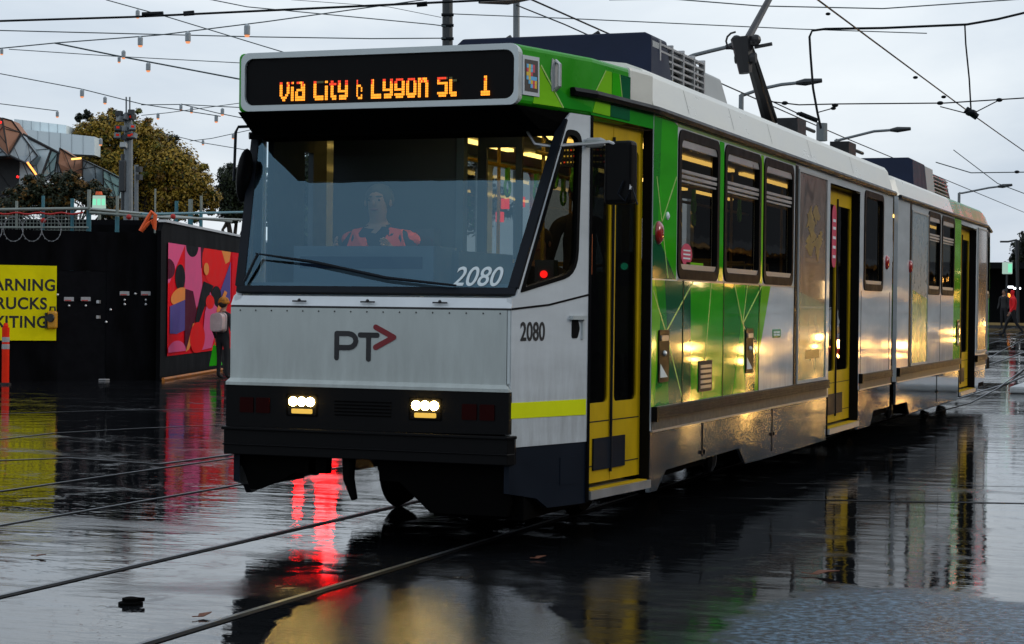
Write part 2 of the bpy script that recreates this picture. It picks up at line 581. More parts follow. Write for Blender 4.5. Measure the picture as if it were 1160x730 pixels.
M['track_steel'] = mat('worn_rail_steel', (0.20, 0.21, 0.22), 0.42, metal=0.8, var=0.4)
M['groove'] = mat('groove_dark', (0.004, 0.004, 0.004), 0.7, spec=0.1)
M['joint'] = mat('tar_joint', (0.003, 0.003, 0.0035), 0.5, spec=0.08)

mb = MB()
xs = [-900, -200, -60, -20, -8, 0, 8, 20, 60, 200, 900]
ys = [-200, -30, 0, 16, 32] + [32 + 8 * k for k in range(1, 12)] + [160, 300, 900, 2500]
vs_ = [(x, y, road_z(min(y, 128))) for y in ys for x in xs]
nx = len(xs)
fs_ = [(j * nx + i, j * nx + i + 1, (j + 1) * nx + i + 1, (j + 1) * nx + i) for j in range(len(ys) - 1) for i in range(nx - 1)]
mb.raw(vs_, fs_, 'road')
road = mb.build('road')
tag(road, 'wide road of dark wet asphalt with puddles', 'road', kind='structure')

def ribbon(mbx, pts, wd, z, key, off=0.0):
    """flat strip following ground points"""
    pts = [Vector((p[0], p[1], 0)) for p in pts]
    Lf, Rt = [], []
    for i, p in enumerate(pts):
        d = (pts[min(i + 1, len(pts) - 1)] - pts[max(i - 1, 0)]).normalized()
        n = Vector((-d.y, d.x, 0))
        a = p + n * (off + wd / 2); b_ = p + n * (off - wd / 2)
        Lf.append((a.x, a.y, road_z(a.y) + z)); Rt.append((b_.x, b_.y, road_z(b_.y) + z))
    k = len(pts)
    mbx.raw(Lf + Rt, [(i, k + i, k + i + 1, i + 1) for i in range(k - 1)], key)

def track(pts_list, name, label, wk=1.0):
    mbx = MB()
    for pts in pts_list:
        ribbon(mbx, pts, 0.030 * wk, 0.005, 'track_steel')
        ribbon(mbx, pts, 0.045 * wk, 0.004, 'groove', off=-0.042 * wk)
        ribbon(mbx, pts, 0.065 * wk, 0.003, 'joint', off=-0.03 * wk)
    o = mbx.build(name)
    tag(o, label, 'tram track', kind='structure')
line_y = [-30, -10, 0, 10, 20, 32, 40, 60, 90]
track([[(-0.93, y) for y in line_y], [(0.52, y) for y in line_y]], 'tram_track', 'steel rails set in the road under the tram')
track([[(-2.86, y) for y in line_y], [(-4.30, y) for y in line_y]], 'tram_track', 'second pair of steel rails left of the tram', .6)
def gcurve(pxs):
    return [tuple(G(*p))[:2] for p in pxs]
track([gcurve([(-60, 505), (60, 491), (150, 486), (260, 481), (420, 478)]), gcurve([(-60, 471), (100, 466), (260, 463), (420, 461)])],
      'tram_track', 'crossing rails near the black hoarding', .6)
track([gcurve([(-60, 524), (80, 519), (180, 526), (262, 515)])], 'tram_track', 'single curved rail crossing the wet road')
track([gcurve([(1050, 470), (1098, 457), (1130, 440), (1165, 421)]), gcurve([(1100, 424), (1130, 411), (1165, 399)])], 'tram_track', 'rails curving away behind the tram', .55)
mb = MB()
ribbon(mb, gcurve([(700, 560), (840, 565), (1000, 568), (1180, 571)]), 0.07, 0.003, 'joint')
ribbon(mb, gcurve([(880, 548), (1000, 549), (1180, 552)]), 0.03, 0.003, 'joint')
tag(mb.build('road_joint'), 'dark tar joint across the wet road', 'road', kind='structure')


# ================================================================== THE TRAM
tram = empty('tram', (0, 11.6, 0), 'white and green articulated tram with lit headlights and orange destination sign', 'tram')
ZT = 2.97        # gutter height
XS = 1.335
FA = Vector((0.98, 0.0, 0)); FB = Vector((1.225, 0.82, 0)); FC = Vector((1.335, 1.90, 0))
FU = (FB - FA).normalized(); FL = (FB - FA).length; FN = Vector((FU.y, -FU.x, 0))
DU = (FC - FB).normalized(); DL = (FC - FB).length; DN = Vector((DU.y, -DU.x, 0))
mir = lambda v: Vector((-v[0], v[1], v[2]))
YE = 23.25
rot = lambda v: Vector((-v[0], YE - v[1], v[2]))     # the far end is the front turned half round

# windows on the camera side (y0, y1, z0, z1, has hopper)
WIN1 = [(2.57, 3.725), (3.95, 5.165), (5.34, 6.485)]
W4 = (10.20, 11.37)
WIN2 = [(14.92, 15.98), (16.18, 17.40)]
WZ0, WZ1 = 1.825, 2.885
DOOR2 = (8.27, 9.94)
DOOR3 = (18.17, 19.99)

def side_wall(y0, y1, holes, zb, name, xs=XS, sgn=1):
    b = MB()
    hs = [rrect(a, c, d, e, 0.07) if not full else [(a, c), (d, c), (d, e), (a, e)] for (a, d, c, e, full) in holes]
    b.plate([(y0, zb), (y1, zb), (y1, ZT), (y0, ZT)], (sgn * xs, 0, 0), Y3, Z3, X3 * sgn, 0.05, 'white', holes=hs)
    return b
ZB = 0.86
# section one, camera side: door two is a full-height gap
def door_gap(d): return (d[0], d[1], 0.20, 2.87, True)
b = side_wall(1.90, DOOR2[0], [(a, d, WZ0, WZ1, False) for a, d in WIN1], 0.70, 'p')
b.plate([(DOOR2[0], 2.87), (DOOR2[1], 2.87), (DOOR2[1], ZT), (DOOR2[0], ZT)], (XS, 0, 0), Y3, Z3, X3, 0.05, 'white')
b2 = side_wall(DOOR2[1], 12.07, [(W4[0], W4[1], WZ0, WZ1, False)], 0.70, 'p')
b.raw(b2.v, b2.f, 'white')
b.build('side_panel', tram)
b = side_wall(12.46, DOOR3[0], [(a, d, WZ0, WZ1, False) for a, d in WIN2], 0.70, 'p')
b.plate([(DOOR3[0], 2.87), (DOOR3[1], 2.87), (DOOR3[1], ZT), (DOOR3[0], ZT)], (XS, 0, 0), Y3, Z3, X3, 0.05, 'white')
RW = (21.43, 22.54)
b.build('side_panel', tram)
# rear end on this side (tapers slightly)
b = MB()
REND = Vector((1.16, YE, 0)); RST = Vector((XS, 21.3, 0))
RU = (REND - RST).normalized(); RLn = (REND - RST).length; RN = Vector((RU.y, -RU.x, 0))
b.plate([(DOOR3[1], 0.62), (21.3, 0.62), (21.3, ZT), (DOOR3[1], ZT)], (XS, 0, 0), Y3, Z3, X3, 0.05, 'white')
b.plate([(0, 0.62), (RLn, 0.62), (RLn, ZT), (0, ZT)], RST, RU, Z3, RN, 0.05, 'white',
        holes=[rrect(0.20, WZ0, 1.45, WZ1, 0.07)])
b.plate([(-1.16, 0.62), (1.16, 0.62), (1.16, ZT), (-1.16, ZT)], (0, YE, 0), X3, Z3, Y3, 0.05, 'front_white',
        holes=[rrect(-1.0, 1.6, 1.0, 2.8, 0.08)])
b.build('rear_end', tram)
# far side walls
FAR = [(2.6 + 1.45 * k, 3.75 + 1.45 * k) for k in range(6)]
FAR2 = [(13.4 + 1.5 * k, 14.6 + 1.5 * k) for k in range(5)]
b = side_wall(1.90, 12.07, [(a, d, WZ0, WZ1, False) for a, d in FAR], 0.70, 'p', sgn=-1)
b2 = side_wall(12.46, YE, [(a, d, WZ0, WZ1, False) for a, d in FAR2], 0.70, 'p', sgn=-1)
b.raw(b2.v, b2.f, 'white')
b.build('far_side_panel', tram)
b = MB()
for a, d in FAR + FAR2:
    b.face([(-XS + 0.02, a, WZ0), (-XS + 0.02, d, WZ0), (-XS + 0.02, d, WZ1), (-XS + 0.02, a, WZ1)], 'glass_side')
b.build('far_side_glazing', tram, recalc=False)

b = MB()
fdu = (mir(FC) - mir(FB)).normalized(); fdn = mir(DN)
b.plate([(0, .30), (DL, .30), (DL, 2.85), (0, 2.85)], mir(FB) - fdn * .05, fdu, Z3, fdn, .04, 'int_dark', holes=[[(.62, 1.75), (.80, 1.75), (.80, 2.70), (.62, 2.70)]])
b.build('far_side_door', tram)
# windows, camera side
def window(y0, y1, hopper=True, O=(XS, 0, 0), U=Y3, N=X3, parent=tram):
    O = Vector(O); U = Vector(U); N = Vector(N)
    f = MB()
    outer = rrect(y0 - 0.03, WZ0 - 0.03, y1 + 0.03, WZ1 + 0.03, 0.10)
    inner = rrect(y0 + 0.045, WZ0 + 0.045, y1 - 0.045, WZ1 - 0.045, 0.07)
    f.plate(outer, O + N * 0.012, U, Z3, N, 0.045, 'gasket', holes=[inner])
    fo = f.build('window', parent, bevel=0.006)
    g = MB()
    q = lambda u, z, d=-0.02: O + U * u + Z3 * z + N * d
    g.face([q(y0 + .03, WZ0 + .03), q(y1 - .03, WZ0 + .03), q(y1 - .03, WZ1 - .03), q(y0 + .03, WZ1 - .03)], 'glass_side')
    g.build('pane', fo, recalc=False)
    def bar(z0, z1, d=0.004):
        t = MB()
        t.plate([(y0 + .046, z0), (y1 - .046, z0), (y1 - .046, z1), (y0 + .046, z1)], O + N * d, U, Z3, N, 0.03, 'alu')
        t.build('opening_rail', fo)
    bar(WZ0 + 0.046, WZ0 + 0.085)
    if hopper:
        bar(2.595, 2.618); bar(2.555, 2.580); bar(2.525, 2.540, -0.002)
        bar(WZ1 - 0.10, WZ1 - 0.046)
    return fo
for a, d in WIN1: window(a, d)
window(*W4, hopper=False)
for a, d in WIN2: window(a, d)
window(0.20, 1.45, False, O=RST, U=RU, N=RN)
g = MB()
g.face([(-1.0, YE - .02, 1.6), (1.0, YE - .02, 1.6), (1.0, YE - .02, 2.8), (-1.0, YE - .02, 2.8)], 'glass_side')
g.build('rear_glass', tram, recalc=False)

# livery: inlaid vinyl polygons, 2 mm proud
def vinyl(b, polys, O, U, N):
    for key, poly in polys:
        b.plate(poly, Vector(O) + Vector(N) * 0.0025, U, Z3, N, 0.0024, key)
def line(b, p, q, wd, O, U, N, key='green_line', lift=0.004):
    p = Vector(p); q = Vector(q); d = (q - p).normalized(); n = Vector((-d.y, d.x)) * wd / 2
    b.plate([tuple(p + n), tuple(q + n), tuple(q - n), tuple(p - n)], Vector(O) + Vector(N) * lift, U, Z3, N, 0.0015, key)
b = MB()
SX = (XS, 0, 0)
vinyl(b, [
    # pillar strip beside the front door
    ('green_mid', [(1.905, 2.10), (2.02, 2.10), (2.10, 2.955), (1.905, 2.955)]),
    ('green', [(2.02, 2.10), (2.52, 1.79), (2.52, 2.93), (2.40, 2.955), (2.10, 2.955)]),
    ('green_deep', [(1.905, 1.79), (2.52, 1.79), (2.02, 2.10), (1.905, 2.10)]),
    # lower panels, front door to the white break
    ('green_light', [(1.905, 0.87), (1.98, 0.87), (2.12, 1.50), (1.96, 1.78), (1.905, 1.78)]),
    ('green_mid', [(1.985, 0.87), (2.36, 0.87), (2.28, 1.50), (2.22, 1.78), (1.97, 1.78), (2.125, 1.50)]),
    ('green_deep', [(2.365, 0.87), (2.98, 0.87), (2.93, 1.78), (2.225, 1.78), (2.285, 1.50)]),
    ('green', [(2.985, 0.87), (3.92, 0.87), (3.95, 1.78), (2.935, 1.78)]),
    ('green_mid', [(3.96, 0.87), (4.28, 0.87), (4.55, 1.45), (4.30, 1.78), (3.955, 1.78)]),
    ('green', [(4.285, 0.87), (4.72, 0.87), (4.63, 1.45), (4.68, 1.78), (4.305, 1.78), (4.555, 1.45)]),
    ('green_deep', [(4.725, 0.87), (5.06, 0.87), (5.12, 1.30), (4.645, 1.45)]),
    ('green_mid', [(4.645, 1.455), (5.12, 1.305), (5.29, 1.78), (4.685, 1.78)]),
    ('green_light', [(5.065, 0.87), (5.20, 0.87), (5.22, 1.20), (5.62, 1.78), (5.295, 1.78), (5.125, 1.30)]),
    # pillars between the windows
    ('green', [(3.765, 1.79), (3.91, 1.79), (3.91, 2.92), (3.765, 2.92)]),
    ('green_light', [(5.205, 1.79), (5.30, 1.79), (5.30, 2.92), (5.205, 2.92)]),
    ('green_pale', [(2.525, 2.925), (6.60, 2.925), (6.60, 2.955), (2.525, 2.955)]),
    # section two
    ('green_light', [(17.45, 0.87), (18.15, 0.87), (18.15, 2.95), (17.45, 2.95)]),
], SX, Y3, X3)
for p, q in [((1.93, 1.70), (2.30, 1.37)), ((2.20, 1.37), (3.02, 1.79)), ((2.36, 1.30), (2.75, 0.88)), ((3.30, 0.88), (3.55, 1.78)),
             ((4.60, 1.45), (4.30, 1.78)), ((4.60, 1.45), (5.30, 1.79)), ((4.60, 1.45), (5.20, 1.16)), ((4.60, 1.45), (4.75, 1.78)),
             ((4.63, 1.45), (4.72, 0.88)), ((1.98, 2.52), (2.3, 1.80)), ((2.02, 2.10), (2.50, 2.55))]:
    line(b, p, q, 0.016, SX, Y3, X3)
vinyl(b, [('green_mid', [(0.01, 0.87), (0.18, 0.87), (0.18, 2.95), (0.01, 2.95)]),
          ('green', [(1.50, 0.87), (RLn - .01, 0.87), (RLn - .01, 2.95), (1.50, 2.95)])], RST, RU, RN)
b.build('livery', tram)
# upright seams and lower edge strip
b = MB()
for y in (2.72, 3.94, 5.19):
    b.box((XS, y - .008, 0.865), (XS + .006, y + .008, 1.79), 'black')
for y in (6.65, 13.42): b.box((XS, y - .05, 0.87), (XS + .008, y + .05, 2.93), 'black')
b.box((XS, 2.55, 1.785), (XS + .005, 6.58, 1.80), 'alu')
for y in (10.05, 11.9, 16.1): b.box((XS, y - .006, 0.87), (XS + .004, y + .006, 1.79), 'grime')
b.build('panel_seam', tram)

# advert panels: loose painted artwork
def poster_mat(name, stops, seed, sc=1.6):
    m, t, bs, ln = nodes_of(name)
    tc = t.nodes.new("ShaderNodeTexCoord"); mp = t.nodes.new("ShaderNodeMapping")
    mp.inputs['Location'].default_value = (seed, seed * 1.7, 0)
    mp.inputs['Scale'].default_value = (1, 1.3, 0.75)
    ln(tc.outputs['Object'], mp.inputs['Vector'])
    no = t.nodes.new("ShaderNodeTexNoise")
    no.inputs['Scale'].default_value = sc; no.inputs['Detail'].default_value = 3; no.inputs['Distortion'].default_value = 1.6
    ln(mp.outputs['Vector'], no.inputs['Vector'])
    rp = t.nodes.new("ShaderNodeValToRGB")
    els = rp.color_ramp.elements
    els[0].position = stops[0][0]; els[0].color = (*stops[0][1], 1)
    els[1].position = stops[-1][0]; els[1].color = (*stops[-1][1], 1)
    for p_, c in stops[1:-1]:
        e = els.new(p_); e.color = (*c, 1)
    ln(no.outputs['Fac'], rp.inputs['Fac'])
    ln(rp.outputs['Color'], bs.inputs['Base Color'])
    bs.inputs['Roughness'].default_value = 0.22
    bs.inputs['Coat Weight'].default_value = 0.5
    return m
M['art_brown'] = poster_mat('art_brown', [(.30, (.045, .03, .02)), (.42, (.16, .10, .07)), (.52, (.22, .16, .13)), (.60, (.10, .07, .055)), (.72, (.30, .23, .17))], 3, 2.2)
M['art_teal'] = poster_mat('art_teal', [(.30, (.03, .10, .08)), (.45, (.12, .30, .20)), (.55, (.06, .16, .12)), (.70, (.30, .38, .26))], 9, 2.4)
M['art_gold'] = mat('art_gold', (0.22, 0.15, 0.035), 0.35, var=0.5, scale=5)
M['art_blue'] = mat('art_blue', (0.20, 0.28, 0.32), 0.3, var=0.15)
def poster(y0, y1, z0, z1, split, top, bot, O=SX, U=Y3, N=X3):
    b = MB()
    b.plate([(y0, split), (y1, split - .12), (y1, z1), (y0, z1)], Vector(O) + N * .010, U, Z3, N, .009, top)
    b.plate([(y0, z0), (y1, z0), (y1, split - .122), (y0, split - .002)], Vector(O) + N * .010, U, Z3, N, .009, bot)
    f = b.build('poster_panel', tram)
    b = MB()
    for a, c, d, e in ((y0 - .02, z0 - .03, y1 + .02, z0), (y0 - .02, z1, y1 + .02, z1 + .025), (y0 - .02, z0, y0, z1), (y1, z0, y1 + .02, z1)):
        b.plate([(a, c), (d, c), (d, e), (a, e)], Vector(O) + N * .018, U, Z3, N, .017, 'grey_box')
    b.build('poster_frame', f)
    return f
pf = poster(6.74, 8.03, 0.90, 2.88, 1.75, 'art_brown', 'art_teal')
b = MB()
rnd = random.Random(4)
for cy_, cz_, s_ in ((7.25, 2.45, .22), (7.55, 2.5, .17), (7.2, 2.2, .18), (7.6, 2.2, .22), (7.35, 2.3, .2), (7.75, 2.3, .10)):
    n = 13
    b.plate([(cy_ + s_ * rnd.uniform(.35, 1.3) * math.cos(2 * math.pi * k / n), cz_ + s_ * .55 * rnd.uniform(.35, 1.3) * math.sin(2 * math.pi * k / n)) for k in range(n)],
            (XS + .0125 + rnd.uniform(0, .001), 0, 0), Y3, Z3, X3, .002, 'art_gold')
b.plate([(7.1, 1.10), (7.75, 1.10), (7.75, 1.18), (7.1, 1.18)], (XS + .0125, 0, 0), Y3, Z3, X3, .002, 'art_gold')
b.build('artwork', pf)
poster(13.52, 14.82, 0.90, 2.83, 1.85, 'art_blue', 'green_pale')
poster(20.15, 21.28, 0.95, 2.88, 1.3, 'art_brown', 'art_brown')

# gutter rail, rub rail, grime band, stainless skirt
b = MB()
gp = [FA + FU * .60 + Z3 * 2.985, FB + Z3 * 2.985, FC + Z3 * 2.985, Vector((XS, 12.08, 2.975))]
gp = [p + Vector((0.02, 0, 0)) for p in gp]
b.tube(gp, 0.030, 'black', 6)
b.tube([(XS + .02, 12.46, 2.965), (XS + .02, 21.3, 2.965), REND + Z3 * 2.96 + X3 * .02], 0.026, 'rail_rub', 6)
b.build('gutter_rail', tram)
def rub(y0, y1):
    b = MB()
    for k in range(4):
        b.box((XS - .01, y0, 0.785 + k * .021), (XS + .04 - .004 * (k % 2), y1, 0.785 + k * .021 + .015), 'rail_rub')
    b.box((XS - .01, y0, 0.782), (XS + .028, y1, 0.866), 'rail_rub')
    b.box((XS - .012, y0 - .06, 0.765), (XS + .045, y0, 0.872), 'black')
    b.build('rub_rail', tram)
rub(1.98, 8.18); rub(10.03, 12.0); rub(12.54, 18.1); rub(20.05, 21.3)
b = MB()
for y0, y1 in ((1.92, 8.2), (10.0, 12.05), (12.48, 18.12), (20.03, 21.3)):
    b.box((XS - .004, y0, 0.702), (XS + .004, y1, 0.781), 'grime')
    b.box((XS - .004, y0, 0.690), (XS + .014, y1, 0.702), 'alu')
b.build('dirt_band', tram)
def skirt(poly):
    b = MB()
    b.plate(poly, (XS - .006, 0, 0), Y3, Z3, X3, .03, 'steel')
    return b.build('skirt_panel', tram)
s1 = skirt([(1.92, .26), (2.11, .26), (2.34, .39), (4.56, .405), (4.79, .26), (5.6, .25), (8.22, .25), (8.22, .69), (1.92, .69)])
skirt([(9.98, .26), (10.75, .26), (10.95, .42), (12.03, .42), (12.03, .69), (9.98, .69)])
skirt([(12.48, .42), (13.35, .42), (13.55, .26), (18.10, .26), (18.10, .69), (12.48, .69)])
skirt([(20.05, .30), (20.4, .30), (20.5, .42), (21.3, .42), (21.3, .69), (20.05, .69)])
b = MB()
for y in (3.36, 5.78, 15.9):
    b.box((XS - .005, y - .004, .30 if y > 5 else .42), (XS + .001, y + .004, .68), 'black')
    for dy in (-.05, .05):
        b.box((XS - .005, y + dy - .012, .44), (XS + .008, y + dy + .012, .47), 'black')
b.build('skirt_latch', tram)

# roof: cove + crown, two sections
def roof_profile(x):
    return [(x, 2.985), (x - .02, 3.06), (x - .07, 3.24), (x - .11, 3.29), (x - .22, 3.33), (x - .6, 3.38), (0, 3.40)]
def roof_section(rings, key, name):
    """rings: list of (y, half width)"""
    b = MB()
    vs = []
    for y, hw, drop in rings:
        pr = roof_profile(hw)
        pr = pr + [(-a, c) for a, c in reversed(pr[:-1])]
        vs += [(a, y, 2.985 + (c - 2.985) * drop) for a, c in pr]
    n = 13
    fs = [(i * n + k, i * n + k + 1, (i + 1) * n + k + 1, (i + 1) * n + k) for i in range(len(rings) - 1) for k in range(n - 1)]
    fs += [tuple(range(n)), tuple((len(rings) - 1) * n + k for k in range(n))]
    b.raw(vs, fs, key)
    return b.build(name, tram)
roof_section([(1.92, XS, 1), (4, XS, 1), (8, XS, 1), (12.07, XS, 1)], 'roof_white', 'roof')
roof_section([(12.44, XS - .10, .70), (12.62, XS - .01, .80), (16, XS - .01, .80), (17.4, XS - .01, .80)], 'roof_white', 'roof')
roof_section([(17.41, XS - .01, .80), (21.3, XS - .01, .80), (22.6, 1.22, .74), (23.25, 1.15, .6)], 'green_roof', 'rear_head')
# roof corner block between the green head and the white roof
b = MB()
plan = [FC + Vector((0, 0, 0)), FB + DU * (DL * .60)]
e1 = FB + DU * (DL * .60)
b.prism([(e1.x, e1.y), (FC.x, FC.y - .004), (-FC.x, FC.y - .004), (-e1.x, e1.y)], 2.985, 3.25, 'roof_white')
b.build('roof_corner', tram, bevel=0.03)
b = MB()
for y in (2.9, 4.3, 5.7, 7.4, 9.6): 
    b.face([(XS - .018, y, 3.06), (XS - .018, y + .008, 3.06), (XS - .068, y + .008, 3.235), (XS - .068, y, 3.235)], 'grime')
b.build('roof_seam', tram)

# ---------------- front: head with destination sign
HZ0, HZ1 = 2.846, 3.235
b = MB()
h0 = FA + FU * .045
plan = [(h0.x, h0.y), (FB.x, FB.y), (e1.x - .001, e1.y - .003), (-e1.x + .001, e1.y - .003), (-FB.x, FB.y), (-h0.x, h0.y)]
b.prism(plan, HZ0, HZ1, 'head_green')
b.build('head_box', tram, bevel=0.035, bseg=3)
# head vinyl on the camera side
b = MB()
vinyl(b, [('green_light', [(.20, 2.87), (.52, 2.87), (.33, 3.05), (.27, 3.12)]),
          ('green_mid', [(.34, 3.05), (.525, 2.87), (.85, 2.87), (.85, 2.90), (.60, 2.94)])], FA, FU, FN)
line(b, (.28, 3.12), (.53, 2.87), .012, FA, FU, FN)
vinyl(b, [('green_light', [(.04, 3.0), (.32, 3.0), (.32, 3.17), (.22, 3.17)]),
          ('green', [(.33, 3.0), (.50, 3.0), (.45, 3.17), (.33, 3.17)]),
          ('green_deep', [(.51, 3.0), (.645, 3.0), (.645, 3.17), (.46, 3.17)]),
          ('green_light', [(.01, 2.87), (.30, 2.87), (.30, 2.955), (.06, 2.955)]),
          ('green_deep', [(.31, 2.87), (.64, 2.87), (.64, 2.955), (.31, 2.955)])], FB, DU, DN)
line(b, (.04, 3.0), (.22, 3.17), .010, FB, DU, DN); line(b, (.505, 3.0), (.455, 3.17), .010, FB, DU, DN)
b.build('head_livery', tram)
# over-door panel between head and wall
b = MB()
b.plate([(0, 2.852), (DL - .002, 2.852), (DL - .002, ZT + .01), (0, ZT + .01)], FB - DN * .002, DU, Z3, DN, .04, 'green_mid')
b.build('over_door_panel', tram)
b = MB()
b.plate([(-DL + .002, 2.852), (0, 2.852), (0, ZT + .01), (-DL + .002, ZT + .01)], mir(FB) - mir(DN) * .002, mir(DU) * -1, Z3, mir(DN), .04, 'green_mid')
b.build('over_door_panel', tram)
# silver surround of the sign
b = MB()
SY = 0.012
sx0, sx1 = -.955, 1.005
b.plate(rrect(sx0, 2.846, sx1, 3.232, .055), (0, SY, 0), X3, Z3, -Y3, .07, 'silver', holes=[rrect(sx0 + .028, 2.885, sx1 - .03, 3.193, .06)])
sign = b.build('sign_surround', tram, bevel=0.012)
b = MB()
b.plate(rrect(sx0 + .026, 2.883, sx1 - .028, 3.195, .06), (0, SY + .022, 0), X3, Z3, -Y3, .02, 'black')
b.build('sign_screen', sign)

# lit dots
GL = {
 'v': ["11...11", "11...11", "11...11", "11...11", "11...11", "11..11.", ".1111..", "..11..."],
 'i': ["11", "..", "11", "11", "11", "11", "11", "11"],
 'I': ["11", "11", "11", "11", "11", "11", "11", "11"],
 'a': [".11111.", "....011", "....011", ".111111", "11...11", "11...11", "1111111", "1111111"],
 'C': ["rrddddd", "11.....", "11.....", "11.....", "11.....", "11.....", "1111111", ".111111"],
 't': [".rr..", "rrrrr", ".11..", ".11..", ".11..", ".11..", ".1111", "..111"],
 'y': ["rr...rr", "11...11", "11...11", "11...11", "1111111", ".....11", ".111111", ".11111."],
 '&': ["1...", "r...", "111.", "1..1", "1..1", "1...", "1..1", ".111"],
 'L': ["11.....", "11.....", "11.....", "11.....", "11.....", "11.....", "1111111", "1111111"],
 'g': [".rrrrr.", "11...11", "11...11", "11...11", "1111111", ".....11", "1111111", ".11111."],
 'o': [".rrrrr.", "11...11", "11...11", "11...11", "11...11", "11...11", "1111111", ".11111."],
 'n': ["111111.", "1111111", "11...11", "11...11", "11...11", "11...11", "11...11", "11...11"],
 'S': ["rrrrrrd", "11.....", "1111111", ".....11", ".....11", ".....11", "1111111", ".11111."],
 'T': ["dd...", "11ddd", "11...", "11...", "11...", "11...", "11111", ".1111"],
 '1': ["..11..", "..11..", "..11..", "..11..", "..11..", "..11..", "111111", "111111"],
 ' ': ["...."] * 8,
}
b = MB()
seq = ['v', 'i', 'a', ' ', 'C', 'i', 't', 'y', ' ', '&', ' ', 'L', 'y', 'g', 'o', 'n', ' ', 'S', 'T', ' ', ' ', ' ', '1']
ncol = sum(len(GL[c][0]) + 1 for c in seq) - 1
pitch = (0.815 + 0.667) / ncol
pz = 0.0158
cx = -0.667
for c in seq:
    g_ = GL[c]
    for r_, row in enumerate(g_):
        for k, ch in enumerate(row):
            if ch == '.': continue
            key = {'1': 'led', '0': 'led', 'r': 'led_red', 'd': 'led_dim'}[ch]
            if r_ < 2 and ch == '1' and random.random() < .35: key = 'led_red'
            x0 = cx + k * pitch; z1 = 3.032 - r_ * pz
            b.face([(x0, SY + .0005, z1 - pz * .86), (x0 + pitch * .86, SY + .0005, z1 - pz * .86), (x0 + pitch * .86, SY + .0005, z1), (x0, SY + .0005, z1)], key)
    cx += (len(g_[0]) + 1) * pitch
b.build('sign_lettering', sign, recalc=False)
# coloured mosaic plate and grab handle on the head side
b = MB()
b.plate([(.085, 2.915), (.26, 2.915), (.255, 3.165), (.08, 3.165)], FA + FN * .008, FU, Z3, FN, .007, 'white')
b.plate([(.103, 2.940), (.242, 2.940), (.238, 3.140), (.099, 3.140)], FA + FN * .010, FU, Z3, FN, .002, 'ink')
M['mos_b'] = mat('mosaic_blue', (.10, .45, .75), .5); M['mos_y'] = mat('mosaic_yellow', (.75, .50, .02), .5); M['mos_r'] = mat('mosaic_red', (.60, .03, .08), .5)
rows = ["bybr.", "rybr.", "yyr..", "bybbb", ".byry", "..bry"]
for r_, row in enumerate(rows):
    for k, ch in enumerate(row):
        if ch == '.': continue
        u = .116 + k * .022; z = 3.112 - r_ * .025
        b.plate([(u, z - .024), (u + .0215, z - .024), (u + .0215, z), (u, z)], FA + FN * .012, FU, Z3, FN, .002, 'mos_' + ch)
b.build('mosaic_plate', tram)
b = MB()
hp = [FA + FU * .44 + FN * d + Z3 * z for d, z in ((.0, 3.165), (.035, 3.14), (.035, 3.0), (.0, 2.975))]
b.tube(hp, .013, 'alu', 8)
b.plate(round_poly([(.40, 2.96), (.46, 3.0), (.46, 3.14), (.40, 3.18), (.385, 3.07)], .012), FA + FN * .006, FU, Z3, FN, .005, 'grey_box')
b.build('grab_handle', tram, smooth=False)

# soffit under the head (black) down to the windscreen top
WB_Y, WT_Y = 0.035, 0.545
WB_Z, WT_Z = 1.655, 2.80
wbx, wtx = 0.985, 1.142
b = MB()
sv = [(.985, .03, 2.8455), (1.222, .86, 2.8455), (-1.222, .86, 2.8455), (-.985, .03, 2.8455), (1.03, .34, 2.72), (1.20, .86, 2.72), (-1.20, .86, 2.72), (-1.03, .34, 2.72)]
b.raw(sv, [(0, 3, 2, 1), (4, 5, 6, 7), (0, 1, 5, 4), (1, 2, 6, 5), (2, 3, 7, 6), (3, 0, 4, 7)], 'soffit')
b.build('head_soffit', tram)

# windscreen (flat, raked, under the head) and black surround
def ws(u, t):                       # u -1..1, t 0..1 up the glass
    x = wbx + (wtx - wbx) * t
    return Vector((u * x, WB_Y + (WT_Y - WB_Y) * t, WB_Z + (WT_Z - WB_Z) * t))
wn = (ws(1, 0) - ws(-1, 0)).cross(ws(0, 1) - ws(0, 0)).normalized()
if wn.y > 0: wn = -wn
b = MB()
b.face([ws(-.965, .03), ws(.965, .03), ws(.965, 1), ws(-.965, 1)], 'glass_front')
wscr = b.build('windscreen', tram, recalc=False)
b = MB()
def strip(p, q, r_, s_, key, th=.03):
    vs = [p, q, r_, s_]; b.raw([v + wn * .006 for v in vs] + [v - wn * th for v in vs],
        [(0, 1, 2, 3), (7, 6, 5, 4), (0, 4, 5, 1), (1, 5, 6, 2), (2, 6, 7, 3), (3, 7, 4, 0)], key)
strip(ws(-1, 0), ws(1, 0), ws(1, .035), ws(-1, .035), 'rubber')
strip(ws(.945, .036), ws(1.012, .036), ws(1.005, 1), ws(.955, 1), 'rubber')
strip(ws(-1.012, .036), ws(-.945, .036), ws(-.955, 1), ws(-1.005, 1), 'rubber')
b.build('windscreen_frame', wscr)
# wiper
b = MB()
w0 = ws(-.93, .05) + wn * .03; w1 = ws(-.85, .20) + wn * .045
b.tube([w0, w1], .010, 'rubber', 6)
b.tube([ws(-.86, .205) + wn * .05, ws(-.45, .165) + wn * .03, ws(.1, .075) + wn * .03, ws(.6, .035) + wn * .03], [.006, .012, .012, .008], 'rubber', 6)
b.build('wiper', tram)
tx = text_mesh('2080', 'pale_ink', 0.19, ws(.555, .045) + wn * .004, X3, (ws(0, 1) - ws(0, 0)).normalized(), wn, tram, 'windscreen_number', bold=.0018, sx=.86, shear=.22, spacing=1.0)

